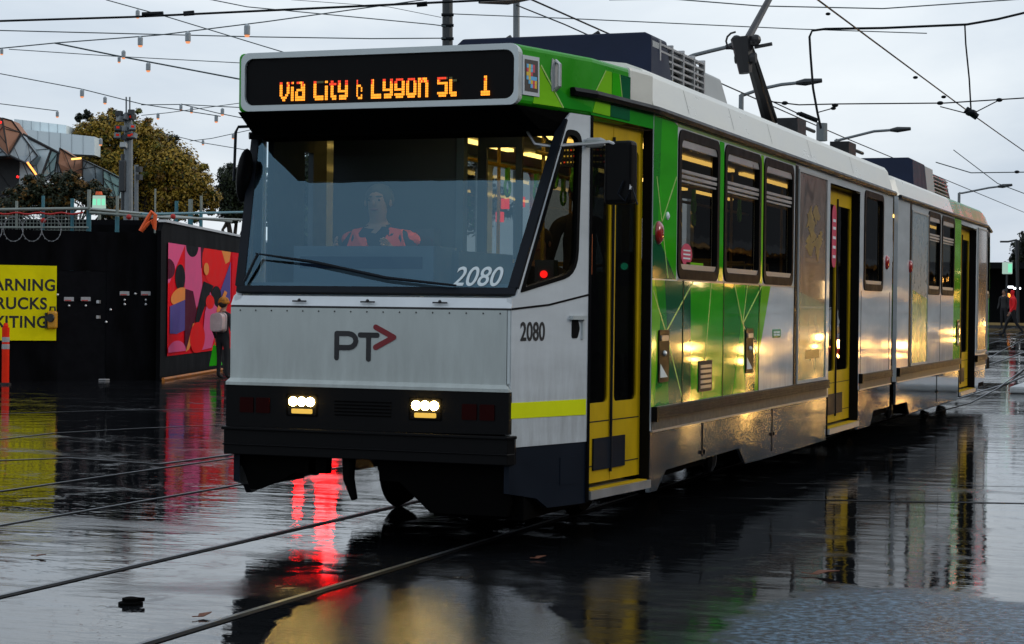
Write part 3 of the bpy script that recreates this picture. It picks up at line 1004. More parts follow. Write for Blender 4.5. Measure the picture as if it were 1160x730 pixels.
# cab side facets (white) with quarter window
QW = round_poly([(.09, 1.665), (.715, 1.79), (.745, 2.735), (.575, 2.735)], [.02, .16, .10, .03])
def facet(sgn):
    o_ = FA if sgn > 0 else mir(FA)
    u_ = FU if sgn > 0 else mir(FU)
    n_ = FN if sgn > 0 else mir(FN)
    b = MB()
    out = [(.004, .69), (FL - .012, .69), (FL - .012, 2.845), (.615, 2.845), (.56, 2.79), (.05, 1.64), (.004, 1.63)]
    b.plate(out, o_, u_, Z3, n_, .04, 'white', holes=[QW])
    p = b.build('cab_side', tram)
    b = MB()
    inner = round_poly([(.135, 1.70), (.685, 1.81), (.71, 2.70), (.59, 2.70)], [.02, .14, .08, .03])
    b.plate(QW, o_ + n_ * .006, u_, Z3, n_, .04, 'gasket', holes=[inner])
    q = b.build('quarter_window', p)
    b = MB()
    b.plate(inner, o_ - n_ * .015, u_, Z3, n_, .004, 'glass_cab' if sgn > 0 else 'glass_far_dark')
    b.build('quarter_glass', q)
    return p
cs = facet(1); facet(-1)
# yellow band, dark valance, crease lines, number, repeater
b = MB()
b.plate([(.0, .873), (FL - .03, .868), (FL - .03, .972), (.0, .972)], FA + FN * .003, FU, Z3, FN, .003, 'hi_yellow')
b.build('reflective_band', tram)
for sgn in (1, -1):
    o_, u_, n_ = (FA, FU, FN) if sgn > 0 else (mir(FA), mir(FU), mir(FN))
    b = MB()
    b.plate([(.004, .40), (.30, .35), (.42, .282), (FL - .005, .282), (FL - .005, .688), (.004, .688)], o_ - n_ * .006, u_, Z3, n_, .04, 'navy_dark')
    b.plate([(.55, .42), (.74, .42), (.74, .60), (.55, .60)], o_ - n_ * .002, u_, Z3, n_, .003, 'navy_dark')
    b.build('valance', tram)
b = MB()
b.plate([(.004, 1.555), (.40, 1.585), (FL - .012, 1.655), (FL - .012, 1.668), (.40, 1.598), (.004, 1.568)], FA + FN * .003, FU, Z3, FN, .003, 'black')
b.build('crease_strip', tram)
text_mesh('2080', 'ink', 0.165, FA + FU * .095 + FN * .002 + Z3 * 1.365, FU, Z3, FN, tram, 'side_number', bold=.003, sx=.80)
b = MB()
b.plate(round_poly([(.655, 1.375), (.72, 1.375), (.745, 1.44), (.72, 1.505), (.655, 1.505)], .015), FA + FN * .004, FU, Z3, FN, .004, 'black')
b.plate([(.63, 1.497), (.79, 1.497), (.79, 1.523), (.63, 1.523)], FA + FN * .03, FU, Z3, FN, .03, 'silver')
b.plate([(.765, 1.37), (.785, 1.37), (.785, 1.50), (.765, 1.50)], FA + FN * .012, FU, Z3, FN, .012, 'silver')
b.build('side_repeater', tram)
# door post, cab side
b = MB()
b.tube([FB + DU * -.003 + Z3 * .29, FB + Z3 * 2.845], .014, 'black', 6)
b.build('door_post', tram)

# front lower: ledge, panel, lamp band, bumper
b = MB()
b.raw([(-1.0, -.012, 1.567), (.985, -.012, 1.567), (.985, .03, 1.63), (-1.0, .03, 1.63), (-1.0, .12, 1.567), (.985, .12, 1.567), (.985, .12, 1.64), (-1.0, .12, 1.64)],
      [(0, 1, 2, 3), (3, 2, 6, 7), (0, 4, 5, 1), (0, 3, 7, 4), (1, 5, 6, 2)], 'white')
for x in (-.495, -.005, .5):
    b.box((x - .05, -.016, 1.592), (x + .05, -.008, 1.602), 'ink')
    b.ball((x, -.014, 1.603), .012, 'ink', 8, 6)
b.build('front_ledge', tram)
b = MB()
b.raw([(-1.0, -.010, 1.085), (.955, -.010, 1.085), (.955, -.010, 1.553), (-1.0, -.010, 1.553),
       (-1.015, -.045, 1.040), (.985, -.045, 1.040), (.985, .02, 1.040), (-1.015, .02, 1.040), (.955, .02, 1.553), (-1.0, .02, 1.553), (.955, .02, 1.085), (-1.0, .02, 1.085),
       (.985, -.045, 1.060), (-1.015, -.045, 1.060)],
      [(0, 1, 2, 3), (0, 13, 12, 1), (13, 4, 5, 12), (4, 7, 6, 5), (1, 10, 8, 2), (0, 3, 9, 11), (2, 8, 9, 3), (1, 12, 5, 6, 10), (0, 11, 7, 4, 13)], 'front_white')
fp = b.build('front_panel', tram)
b = MB()
rnd = random.Random(2)
for k in range(17):
    x = -.93 + k * .115
    b.ball((x, -.0105, 1.533), .006, 'grime', 6, 4)
b.box((-1.0, -.006, 1.553), (.98, .02, 1.566), 'ink')
b.box((.958, -.004, 1.09), (.976, .02, 1.553), 'silver')
b.build('panel_rivet', fp)
# letters: P T and the arrow head
def stroke(b, pts, r_, key, y):
    """round ended flat stroke in the XZ plane"""
    for p, q in zip(pts[:-1], pts[1:]):
        p = Vector(p); q = Vector(q); d = (q - p)
        a0 = math.atan2(d.y, d.x)
        poly = [(p.x + r_ * math.cos(a0 + math.pi / 2 + k * math.pi / 6), p.y + r_ * math.sin(a0 + math.pi / 2 + k * math.pi / 6)) for k in range(7)]
        poly += [(q.x + r_ * math.cos(a0 - math.pi / 2 + k * math.pi / 6), q.y + r_ * math.sin(a0 - math.pi / 2 + k * math.pi / 6)) for k in range(7)]
        b.plate(poly, (0, y, 0), X3, Z3, -Y3, .002, key)
        y -= .0003
b = MB()
y_ = -.0125
arc = [(-.135 + .05 * math.cos(R_(a)), 1.345 + .045 * math.sin(R_(a))) for a in range(90, -91, -30)]
stroke(b, [(-.222, 1.232), (-.222, 1.390), (-.150, 1.390)] + arc + [(-.150, 1.300), (-.215, 1.300)], .017, 'ink', y_)
stroke(b, [(-.055, 1.383), (.065, 1.383)], .017, 'ink', y_)
stroke(b, [(.005, 1.383), (.005, 1.228)], .017, 'ink', y_ - .0006)
stroke(b, [(.055, 1.435), (.182, 1.372), (.055, 1.305)], .018, 'logo_red', y_ - .001)
b.build('front_logo', tram)

b = MB()
b.plate([(-1.015, .755), (.985, .775), (.985, 1.0395), (-1.015, 1.0395)], (0, -.035, 0), X3, Z3, -Y3, .06, 'black')
for k in range(5):
    b.box((-.22, -.040, .86 + k * .022), (.18, -.034, .868 + k * .022), 'matte_black')
lb = b.build('lamp_band', tram)
def headlight(xc):
    b = MB()
    b.plate(rrect(xc - .115, .845, xc + .115, .992, .012), (0, -.036, 0), X3, Z3, -Y3, .01, 'matte_black', holes=[rrect(xc - .102, .855, xc + .102, .985, .01)])
    h = b.build('headlight', lb)
    b = MB()
    for k in (-1, 0, 1):
        b.lathe([(.030, -.046), (.030, -.040), (.02, -.035)], (xc + k * .062, 0, .942), 'lamp_warm', 14, 'Y')
    b.build('lamp', h)
    b = MB()
    b.plate(rrect(xc - .075, .864, xc + .075, .895, .008), (0, -.040, 0), X3, Z3, -Y3, .006, 'lamp_amber_dim')
    b.build('fog_lens', h)
headlight(-.455); headlight(.418)
for x in (-.86, -.74, .72, .84):
    b = MB()
    b.plate(rrect(x - .05, .86, x + .05, .96, .008), (0, -.042, 0), X3, Z3, -Y3, .008, 'dark_red')
    b.build('tail_lens', lb)
b = MB()
b.plate([(-1.02, -.055), (.985, -.055), (1.005, .02), (.97, .25), (-.97, .25), (-1.04, .02)], (0, 0, .762), X3, Y3, Z3, .180, 'black')
b.plate([(-1.03, -.075), (.99, -.075), (1.02, .03), (-1.05, .03)], (0, 0, .766), X3, Y3, Z3, .022, 'black')
b.plate([(-1.025, -.066), (.988, -.066), (1.01, .03), (-1.045, .03)], (0, 0, .655), X3, Y3, Z3, .012, 'black')
b.build('bumper', tram, bevel=.01)
# under the front: lifeguard, coupler, apron
b = MB()
b.plate([(-1.0, .60), (-.40, .60), (-.40, .455), (-.55, .47), (-.62, .43), (-.82, .345), (-.88, .345), (-.92, .45)], (0, .06, 0), X3, Z3, -Y3, .05, 'matte_black')
b.box((-.45, .06, .47), (-.32, .14, .60), 'matte_black')
b.build('lifeguard', tram)
b = MB()
b.tube([(-.14, .02, .60), (-.13, .0, .45), (-.07, -.04, .325)], [.045, .038, .022], 'matte_black', 8)
b.build('coupler', tram)
b = MB()
b.plate([(.06, .60), (.96, .60), (.97, .40), (.94, .25), (.42, .25), (.20, .44), (.06, .44)], (0, .06, 0), X3, Z3, -Y3, .10, 'matte_black')
b.box((.40, .16, .22), (1.02, 1.6, .58), 'matte_black')
b.tube([(.15, .2, .52), (.32, .5, .34), (.55, .7, .40)], .035, 'matte_black', 8)
b.tube([(.05, .25, .52), (.12, .6, .40), (.10, 1.1, .50)], .028, 'matte_black', 8)
b.build('front_apron', tram)

# doors --------------------------------------------------------------
def door(O, U, N, width, rec, name='door', zb=.36):
    O = Vector(O); U = Vector(U); N = Vector(N)
    b = MB()
    ob = O - N * rec
    # recess: jambs, header, step
    def wallq(u, key):   # jamb plane at u
        b.raw([O + U * u + Z3 * .30 - N * .002, ob + U * u + Z3 * .30, ob + U * u + Z3 * 2.85, O + U * u + Z3 * 2.85 - N * .002], [(0, 1, 2, 3)], key)
    wallq(0.012, 'black'); wallq(width - .012, 'black')
    b.raw([O + U * .012 + Z3 * 2.85 - N * .002, ob + U * .012 + Z3 * 2.85, ob + U * (width - .012) + Z3 * 2.85, O + U * (width - .012) + Z3 * 2.85 - N * .002], [(0, 1, 2, 3)], 'black')
    fr = b.build(name, tram)
    b = MB()
    mb_ = [O + U * u + N * d + Z3 * z for (u, d, z) in ((.02, .02, .30), (width - .02, .02, .30), (width - .02, -rec - .2, .30), (.02, -rec - .2, .30))]
    b.raw(mb_ + [p + Z3 * .055 for p in mb_], [(0, 3, 2, 1), (4, 5, 6, 7), (0, 1, 5, 4), (1, 2, 6, 5), (2, 3, 7, 6), (3, 0, 4, 7)], 'alu')
    b.plate([(.05, 0), (width - .05, 0), (width - .05, rec), (.05, rec)], O + Z3 * .362, U, -N, Z3, .006, 'yellow_door')
    b.build('step', fr)
    lw = (width - .03) / 2
    for k in (0, 1):
        u0 = .015 + k * lw + .004; u1 = .015 + (k + 1) * lw - .004
        b = MB()
        hole = round_poly([(u0 + .07, .93), (u1 - .05, .93), (u1 - .05, 2.68), (u0 + .07, 2.68)], .05) if k == 0 else \
               round_poly([(u0 + .05, .93), (u1 - .07, .93), (u1 - .07, 2.68), (u0 + .05, 2.68)], .05)
        b.plate([(u0, zb + .03), (u1, zb + .03), (u1, 2.835), (u0, 2.835)], ob, U, Z3, N, .035, 'yellow_door', holes=[hole])
        for z in (.80, .50):
            b.plate([(u0 + .02, z), (u1 - .02, z), (u1 - .02, z + .008), (u0 + .02, z + .008)], ob + N * .002, U, Z3, N, .002, 'rail_rub')
        if k == 0: b.tube([ob + U * (u1 - .01) + N * .012 + Z3 * .45, ob + U * (u1 - .01) + N * .012 + Z3 * 2.75], .010, 'rubber', 6)
        lf = b.build('door_leaf', fr)
        b = MB()
        b.plate(hole, ob - N * .012, U, Z3, N, .006, 'glass_door')
        b.build('door_glass', lf)
    b = MB()
    b.plate([(width * .22, .475), (width * .72, .475), (width * .72, .69), (width * .22, .69)], ob + N * .012, U, Z3, N, .012, 'navy_dark')
    b.build('kick_plate', fr)
    return fr, ob
d1, d1o = door(FB, DU, DN, DL, .075)
door((XS, DOOR2[0], 0), Y3, X3, DOOR2[1] - DOOR2[0], .095)
door((XS, DOOR3[0], 0), Y3, X3, DOOR3[1] - DOOR3[0], .11)
# notices on the doors
M['orange_sticker'] = mat('orange_notice', (.55, .12, .015), .5, var=.05)
M['pink_sticker'] = mat('pink_notice', (.55, .03, .10), .5)
b = MB()
b.plate([(.095, 1.80), (.20, 1.80), (.20, 2.07), (.095, 2.07)], d1o + DN * .002, DU, Z3, DN, .003, 'orange_sticker')
for z in (1.83, 1.87, 1.93):
    b.plate([(.11, z), (.185, z), (.185, z + .018), (.11, z + .018)], d1o + DN * .0035, DU, Z3, DN, .002, 'ink')
b.plate(round_poly([(.12, 1.98), (.18, 1.98), (.15, 2.05)], .01), d1o + DN * .0035, DU, Z3, DN, .002, 'ink')
b.build('door_notice', d1)
b = MB()
d2o = Vector((XS - .095, DOOR2[0], 0))
b.plate(rrect(.57, 2.02, .80, 2.68, .10), d2o + X3 * .004, Y3, Z3, X3, .003, 'pink_sticker')
for z in (2.12, 2.22, 2.32, 2.42, 2.5):
    b.plate([(.61, z), (.76, z), (.76, z + .03), (.61, z + .03)], d2o + X3 * .006, Y3, Z3, X3, .002, 'pale_ink')
b.build('door_notice', tram)
b = MB()
b.plate([(2.86 + .16 * math.cos(2 * math.pi * k / 14), 1.985 + .085 * math.sin(2 * math.pi * k / 14)) for k in range(14)], (XS - .012, 0, 0), Y3, Z3, X3, .003, 'pink_sticker')
for z in (1.95, 1.98, 2.01):
    b.plate([(2.76, z), (2.96, z), (2.96, z + .012), (2.76, z + .012)], (XS - .0105, 0, 0), Y3, Z3, X3, .001, 'pale_ink')
b.plate([(2.85, 1.88), (3.35, 1.88), (3.35, 1.93), (2.85, 1.93)], (XS - .012, 0, 0), Y3, Z3, X3, .003, 'green_light')
b.build('window_sticker', tram)

# boxes, vent, badge, markers on the side
def door_button(y, z=1.23):
    b = MB()
    b.plate(rrect(y - .13, z - .19, y + .13, z + .19, .02), (XS + .014, 0, 0), Y3, Z3, X3, .012, 'black')
    b.plate([(y - .10, z - .155), (y + .09, z - .155), (y - .10, z - .055)], (XS + .017, 0, 0), Y3, Z3, X3, .003, 'pale_ink')
    b.plate(rrect(y - .09, z + .11, y + .09, z + .15, .015), (XS + .022, 0, 0), Y3, Z3, X3, .009, 'alu')
    b.ball((XS + .014, y, z + .02), .022, 'alu', 8, 6)
    b.build('isolator_box', tram)
door_button(2.19); door_button(4.82, 1.22); door_button(17.9, 1.25)
b = MB()
b.plate(rrect(3.18, .93, 3.58, 1.17, .01), (XS + .010, 0, 0), Y3, Z3, X3, .008, 'rail_rub')
for k in range(5):
    b.box((XS + .010, 3.22, .955 + k * .04), (XS + .016, 3.54, .978 + k * .04), 'alu')
b.build('side_vent', tram)
b = MB()
b.plate(rrect(5.72, 1.32, 6.05, 1.395, .012), (XS + .004, 0, 0), Y3, Z3, X3, .003, 'green_mid')
for k in (0, 1):
    for j in (0, 1):
        b.plate([(5.76 + k * .13, 1.337 + j * .024), (5.87 + k * .13, 1.337 + j * .024), (5.87 + k * .13, 1.353 + j * .024), (5.76 + k * .13, 1.353 + j * .024)], (XS + .0055, 0, 0), Y3, Z3, X3, .001, 'pale_ink')
b.build('badge', tram)
for y, z in ((2.04, 2.12), (11.66, 2.14), (13.40, 2.13)):
    b = MB()
    b.lathe([(.085, -.004), (.085, .012), (.06, .03), (.02, .036)], (XS, y, z), 'red_lens', 16, 'X')
    b.build('side_marker', tram, smooth=True)
b = MB()
b.lathe([(.03, -.004), (.03, .01), (.012, .02)], (XS, 2.26, 2.25), 'pale_ink', 12, 'X')
b.build('round_cap', tram)

b = MB()
b.plate([(.84, .27), (1.70, .27), (1.78, .42), (2.45, .42), (2.6, .26), (12.0, .26), (12.0, .70), (.84, .70)], (-XS + .006, 0, 0), Y3, Z3, -X3, .03, 'steel')
b.plate([(12.5, .26), (23.0, .26), (23.0, .70), (12.5, .70)], (-XS + .006, 0, 0), Y3, Z3, -X3, .03, 'steel')
b.build('far_side_skirt', tram)
# articulation bellows
b = MB()
for k in range(10):
    y = 12.075 + k * .037
    ins = .19 if k % 2 else .23
    b.box((-XS + ins, y, .45), (XS - ins, y + .036, 3.22 - ins), 'matte_black')
b.build('bellows', tram)

# underframe and bogies
b = MB()
b.box((-1.20, .5, .56), (.95, 12.0, .79), 'matte_black')
b.box((-1.20, 12.35, .56), (.95, 22.8, .79), 'matte_black')
for y0, y1 in ((1.93, 8.2), (10.0, 12.0), (12.4, 18.1), (20.05, 22.5)):
    b.box((.951, y0, .60), (1.26, y1, .79), 'matte_black')
b.box((-.9, 5.4, .22), (1.22, 7.9, .56), 'matte_black')
b.box((-.9, 14.2, .22), (1.22, 18.0, .56), 'matte_black')
b.box((-.9, 18.1, .27), (1.12, 20.0, .58), 'matte_black')  # added block, darkens the road reflection under the rear door
b.box((-1.1, 20.0, .29), (1.12, 22.9, .58), 'matte_black')  # added block, shuts out sky mirrored under the rear end
b.box((-.9, 8.25, .27), (1.12, 9.95, .58), 'matte_black')  # added block, closes the light gap under the middle door
b.box((.98, 1.95, .30), (1.20, 2.2, .6), 'matte_black')
b.build('underframe', tram)
def bogie(yc):
    b = MB()
    b.box((-.95, yc - 1.15, .30), (-.80, yc + 1.15, .50), 'matte_black')
    b.box((.98, yc - 1.15, .30), (1.14, yc + 1.15, .50), 'matte_black')
    b.box((-.9, yc - .25, .28), (1.1, yc + .25, .55), 'matte_black')
    for dy in (-.9, .9):
        b.ball((1.14, yc + dy, .33), (.06, .12, .12), 'black', 10, 6)
        for k in (-1, 1):
            b.tube([(1.12, yc + dy + k * .18, .48), (1.12, yc + dy + k * .18, .33)], .04, 'rail_rub', 8)
    bo = b.build('bogie', tram)
    for dy in (-.9, .9):
        b = MB()
        for x in (-.905, .545):
            b.lathe([(.33, 0), (.345, .02), (.30, .11), (.10, .12)], (x, yc + dy, .345), 'matte_black', 24, 'X')
        b.tube([(-.9, yc + dy, .345), (.6, yc + dy, .345)], .06, 'matte_black', 10)
        b.build('wheelset', bo)
bogie(3.4); bogie(12.2); bogie(20.6)

# roof equipment
b = MB()
def taper_box(b, x, y0, y1, z0, z1, ins, key, fy=.10, by=.10, ch=.10):
    prof = [(-x, z0), (x, z0), (x - ins, z1 - ch * .3), (x - ins - ch * .6, z1), (-x + ins + ch, z1), (-x + ins, z1 - ch)]
    n = len(prof)
    vs = []
    for y, s_ in ((y0, 0), (y1, 0)):
        for px_, pz_ in prof:
            t = (pz_ - z0) / (z1 - z0)
            yy = y + (fy * t if y == y0 else -by * t)
            vs.append((px_, yy, pz_))
    b.raw(vs, [tuple(range(n)), tuple(range(n, 2 * n))] + [(i, (i + 1) % n, n + (i + 1) % n, n + i) for i in range(n)], key)
taper_box(b, .90, 3.30, 3.95, 3.30, 3.77, .04, 'navy', fy=.12)
taper_box(b, .83, 3.951, 5.0, 3.30, 3.735, .03, 'black', fy=0, by=0)
ac = b.build('air_conditioner', tram, bevel=.015)
b = MB()
for k in range(7):
    z = 3.36 + k * .055
    b.box((.825, 3.64, z), (.872, 5.0, z + .016), 'alu')
for y in (3.62, 3.98, 4.32, 4.66, 4.99):
    b.box((.825, y - .015, 3.33), (.876, y + .015, 3.73), 'alu')
b.box((.80, 3.42, 3.32), (.868, 3.60, 3.70), 'grey_box')
b.build('grille', ac)
b = MB()
taper_box(b, .82, 5.02, 6.25, 3.30, 3.70, .04, 'grey_box', fy=0, by=.35)
b.build('roof_box', tram, bevel=.015)
b = MB()
for x, y, z in ((-.45, 3.6, 3.78), (.33, 3.55, 3.78)):
    b = MB(); b.tube([(x - .04, y, z - .03), (x + .05, y, z + .02)], .018, 'ink', 6); b.build('lifting_lug', ac)
b = MB()
taper_box(b, .87, 16.6, 17.9, 3.30, 3.77, .04, 'navy', fy=.1)
ac2 = b.build('air_conditioner', tram)
b = MB()
taper_box(b, .87, 17.92, 18.7, 3.30, 3.76, .05, 'grey_box', fy=.0, by=0)
taper_box(b, .80, 18.72, 21.0, 3.30, 3.72, .05, 'black', fy=0, by=.4)
for k in range(6):
    b.box((.78, 18.8, 3.36 + k * .055), (.81, 20.6 - k * .03, 3.378 + k * .055), 'alu')
b.build('roof_box', tram)
b = MB()
for (px_, py_, yy, hh) in ((897, 141, 9.4, .15), (955, 167, 11.0, .13)):
    p = onY(px_, py_, yy)
    b = MB(); b.box((p.x - .11, yy - .22, 3.30), (p.x + .11, yy + .22, p.z + .05), 'rail_rub')
    b.tube([(p.x, yy + .2, p.z + .02), (p.x + .1, yy + .7, p.z - .02)], .02, 'rail_rub', 6)
    b.build('roof_box', tram)

# pantograph
b = MB()
pk = onX(845, 48, 0.0); p0 = onX(872, 140, 0.0); pt = onX(885, -26, 0.0)
b.tube([p0, pk], [.085, .06], 'ink', 8)
b.tube([p0 + X3 * .12 + Y3 * -.15, pk + X3 * .05], .02, 'ink', 6)
b.tube([pk, pt], [.045, .035], 'ink', 8)
b.tube([pk + X3 * -.14, pk + X3 * .14], .05, 'ink', 8)
for dx in (-.11, .11):
    b.ball(pk + X3 * dx + Z3 * .02, .065, 'ink', 8, 6)
b.tube([pk + Z3 * -.18 + X3 * -.12, pk + Z3 * -.18 + X3 * .12], .06, 'ink', 8)
b.tube([pk + X3 * .10 + Z3 * -.06, pk + X3 * .30 + Z3 * -.03], .022, 'ink', 6)
b.tube([pk + Z3 * .05 + X3 * -.05, pk + Z3 * -.35], [.13, .075], 'ink', 8)
arc_ = [pk + X3 * (-.12 - .11 * math.sin(a)) + Z3 * (.02 + .10 * math.cos(a)) for a in [k * math.pi / 6 for k in range(7)]]
b.tube(arc_, .012, 'ink', 6)
b.tube([pt + X3 * -.75, pt + X3 * .75], .03, 'ink', 6)
b.tube([pt + X3 * -.75, pt + X3 * -.95 + Z3 * -.15], .02, 'ink', 6)
b.tube([pt + X3 * .75, pt + X3 * .95 + Z3 * -.15], .02, 'ink', 6)
b.box((-.34, p0.y - .4, 3.36), (.34, p0.y + .5, p0.z - .10), 'ink')
b.build('pantograph', tram)
ZW = pt.z + .05                       # contact wire height

# mirrors and side camera
b = MB()
mk = onY(705, 196, .55)
mm_ = Matrix.Translation(mk) @ Matrix.Rotation(R_(-12), 4, 'Z')
b.box((-.115, -.05, -.205), (.09, .05, .205), 'black', mm_)
mir1 = b.build('wing_mirror', tram, bevel=.03, bseg=3)
b = MB()
pts = [onY(*q) for q in ((600, 135, .50), (598, 150, .47), (606, 163, .45), (625, 166, .48), (650, 164, .52), (690, 161, .52), (703, 166, .52), (711, 180, .52), (714, 215, .50))]
b.tube(pts, .011, 'alu', 6)
b.tube([onY(610, 148, .5), onY(622, 160, .48), onY(632, 166, .5)], .007, 'rubber', 6)
b.tube([onY(706, 205, .48), onY(700, 220, .48), onY(708, 228, .48), onY(716, 212, .48), onY(722, 232, .48)], .006, 'rubber', 6)
b.build('mirror_arm', mir1)
b = MB()
b.lathe([(.02, 0), (.033, .01), (.033, .10), (.02, .13)], onX(664, 162, 1.21), 'grey_box', 12, 'X')
b.build('side_camera', tram, smooth=False)
b = MB()
ml = onY(277, 199, .35)
b.ball(ml, (.042, .09, .185), 'black', 14, 10, Matrix.Rotation(R_(6), 3, 'Y'))
mir2 = b.build('wing_mirror', tram, smooth=True)
b = MB()
b.tube([onY(292, 143, .45), onY(270, 144, .40), onY(267, 150, .36), onY(265, 205, .33), onY(278, 196, .34)], .011, 'rubber', 6)
b.tube([onY(296, 154, .5), onY(282, 154, .45)], .025, 'black', 8)
b.build('mirror_arm', mir2)

# ---------------- interior
b = MB()
b.box((-1.28, .9, .80), (1.0, 12.0, .85), 'int_dark')
b.box((-1.28, 12.3, .80), (1.0, 23.1, .85), 'int_dark')
b.box((-1.2, 1.0, 2.93), (1.2, 12.0, 2.95), 'ceil')
b.box((-1.2, 12.3, 2.93), (1.2, 23.1, 2.95), 'ceil')
b.build('saloon_lining', tram)
b = MB(); b.box((.12, 2.05, 2.90), (.20, 3.6, 2.925), 'strip'); b.build('ceiling_or_fill_light', tram)  # extra central strip, added to brighten the front passengers
b = MB(); b.box((.50, .87, 2.78), (.95, .96, 2.83), 'fill_passenger'); b.build('ceiling_or_fill_light', tram)  # added fill, tucked behind the soffit, lights the passenger's face
b = MB(); b.box((-.70, .87, 2.785), (-.20, .96, 2.83), 'fill_driver'); b.build('ceiling_or_fill_light', tram)  # added fill, hidden above the driver to brighten the vest
for y0, y1 in ((1.9, 4.2), (4.6, 7.0), (7.4, 9.8), (10.2, 11.9), (12.6, 15), (15.5, 18), (18.5, 21)):
    for x in (-.62, .62):
        b = MB(); b.box((x - .03, y0, 2.90), (x + .03, y1, 2.925), 'strip'); b.build('ceiling_or_fill_light', tram)
b = MB()
# cab: console, bulkhead, seat
b.box((-.98, .22, .85), (.98, .72, 1.72), 'dash')
b.box((-.75, .40, 1.72), (.28, .80, 1.97), 'dash')
b.box((-.70, .395, 1.82), (.20, .40, 1.90), 'navy')
b.box((-1.1, 1.72, .85), (-.05, 1.76, 2.9), 'int_dark')
b.box((-.10, 1.70, .85), (-.04, 1.78, 2.9), 'dash')
b.box((.28, .72, .85), (.33, 1.75, 1.95), 'int_dark')
b.box((-.75, 1.30, 1.3), (-.1, 1.42, 2.12), 'int_dark')
b.box((-.75, .85, 1.25), (-.1, 1.4, 1.35), 'int_dark')
b.build('driver_console', tram, bevel=.02)
# partition with lit pale window, seen behind the cab on the right
b = MB()
b.plate([(-.05, .85), (.30, .85), (.30, 2.9), (-.05, 2.9)], (0, 2.0, 0), X3, Z3, -Y3, .03, 'int_dark', holes=[[(.02, 1.9), (.25, 1.9), (.25, 2.75), (.02, 2.75)]])
b.build('partition', tram)
def seat_part(x, y, back):
    b = MB()
    b.box((x - .4, y - .2, 1.20), (x + .4, y + .2, 1.30), 'seat')
    yb = y + .2 * back
    b.box((x - .4, yb - .04, 1.28), (x + .4, yb + .04, 1.92), 'seat')
    b.tube([(x + .38, yb, 1.9), (x + .38, yb, 1.98), (x - .38, yb, 1.98), (x - .38, yb, 1.9)], .014, 'int_yellow', 6)
    b.box((x - .3, y - .1, .85), (x + .3, y + .1, 1.2), 'int_dark')
    b.build('passenger_seat', tram, bevel=.02)
for y in (3.6, 4.5, 5.4, 6.3, 10.9):
    seat_part(-.82, y, 1)
for y in (4.1, 5.0, 5.9, 11.0): seat_part(.82, y, 1)
for y in (14.2, 15.3, 16.4, 17.3):
    seat_part(-.82, y, 1); seat_part(.82, y, 1)
for k, (x, y) in enumerate(((.36, 2.3), (-.38, 3.3), (.40, 3.7), (-.38, 5.1), (.40, 5.5), (-.38, 7.2), (.42, 7.8), (.42, 10.1), (-.4, 10.3), (.4, 14.5), (-.4, 14.5), (.4, 17.8))):
    b = MB()
    b.tube([(x, y, .85), (x, y, 2.93)], .015, 'int_yellow', 8)
    b.build('grab_pole', tram)
for x in (-.38, .38):
    b = MB(); b.tube([(x, 2.1, 2.72), (x, 11.8, 2.72)], .016, 'int_yellow', 6); b.build('hand_rail', tram)
hs = []
for x in (-.38, .38):
    for y in (2.5, 2.95, 3.5, 4.2, 4.9, 5.7, 6.5, 7.3, 8.3, 9.3):
        b = MB()
        b.box((x - .012, y - .03, 2.60), (x + .012, y + .03, 2.73), 'int_green')
        b.tube([(x + .0, y + .06 * math.cos(a), 2.55 + .07 * math.sin(a)) for a in [k * math.pi / 6 for k in range(13)]], .013, 'int_green', 6)
        b.build('strap_handle', tram)
b = MB()
b.box((.50, 2.30, 2.62), (1.10, 2.36, 2.80), 'int_dark')
for k in range(22):
    for j in range(3):
        b.face([(.52 + k * .026, 2.299, 2.65 + j * .045), (.532 + k * .026, 2.299, 2.65 + j * .045), (.532 + k * .026, 2.299, 2.662 + j * .045), (.52 + k * .026, 2.299, 2.662 + j * .045)], 'led_red' if (k * 7 + j * 3) % 4 == 0 else 'lamp_amber_dim')
b.build('interior_sign', tram)
for px_, py_, yy in ((572, 231, 6.2), (590, 229, 6.6), (566, 246, 6.4)):
    p = onY(px_, py_, yy)
    b = MB(); b.box((p.x - .035, yy - .02, p.z - .05), (p.x + .035, yy + .03, p.z + .05), 'red_small'); b.build('interior_sign', tram)
def glint_box(p, key):  # glowing box standing in for a traffic signal's reflection in the glass
    b = MB()
    b.box((p.x - .07, p.y - .03, p.z - .14), (p.x + .07, p.y + .06, p.z + .10), 'int_dark')
    b.lathe([(.026, -.045), (.026, -.03)], (p.x, p.y, p.z), key, 12, 'Y')
    b.build('signal_glint', tram)
glint_box(onY(618, 311, 1.35), 'red_small')
glint_box(onY(709, 302, 2.15), 'green_small')

# ================================================================== PEOPLE
SKIN = mat('skin_tone', (.36, .20, .13), .5, var=.06); M['skin'] = SKIN
M['hivis'] = mat('orange_vest', (1.0, .10, .06), .7, var=.05)
M['vest_band'] = mat('vest_band', (.30, .33, .33), .4)
M['shirt_navy'] = mat('navy_shirt', (.015, .02, .04), .8)
M['dark_cloth'] = mat('dark_cloth', (.012, .012, .014), .85)
M['grey_cloth'] = mat('grey_cloth', (.03, .03, .03), .85)
M['red_cloth'] = mat('red_hoodie', (.80, .008, .012), .8)
M['hair_dark'] = mat('dark_hair', (.012, .010, .008), .7)
M['hair_grey'] = mat('grey_hair', (.06, .057, .053), .7)
M['eye'] = mat('eye_dark', (.01, .01, .01), .3)
M['lip'] = mat('lip', (.28, .10, .08), .5)

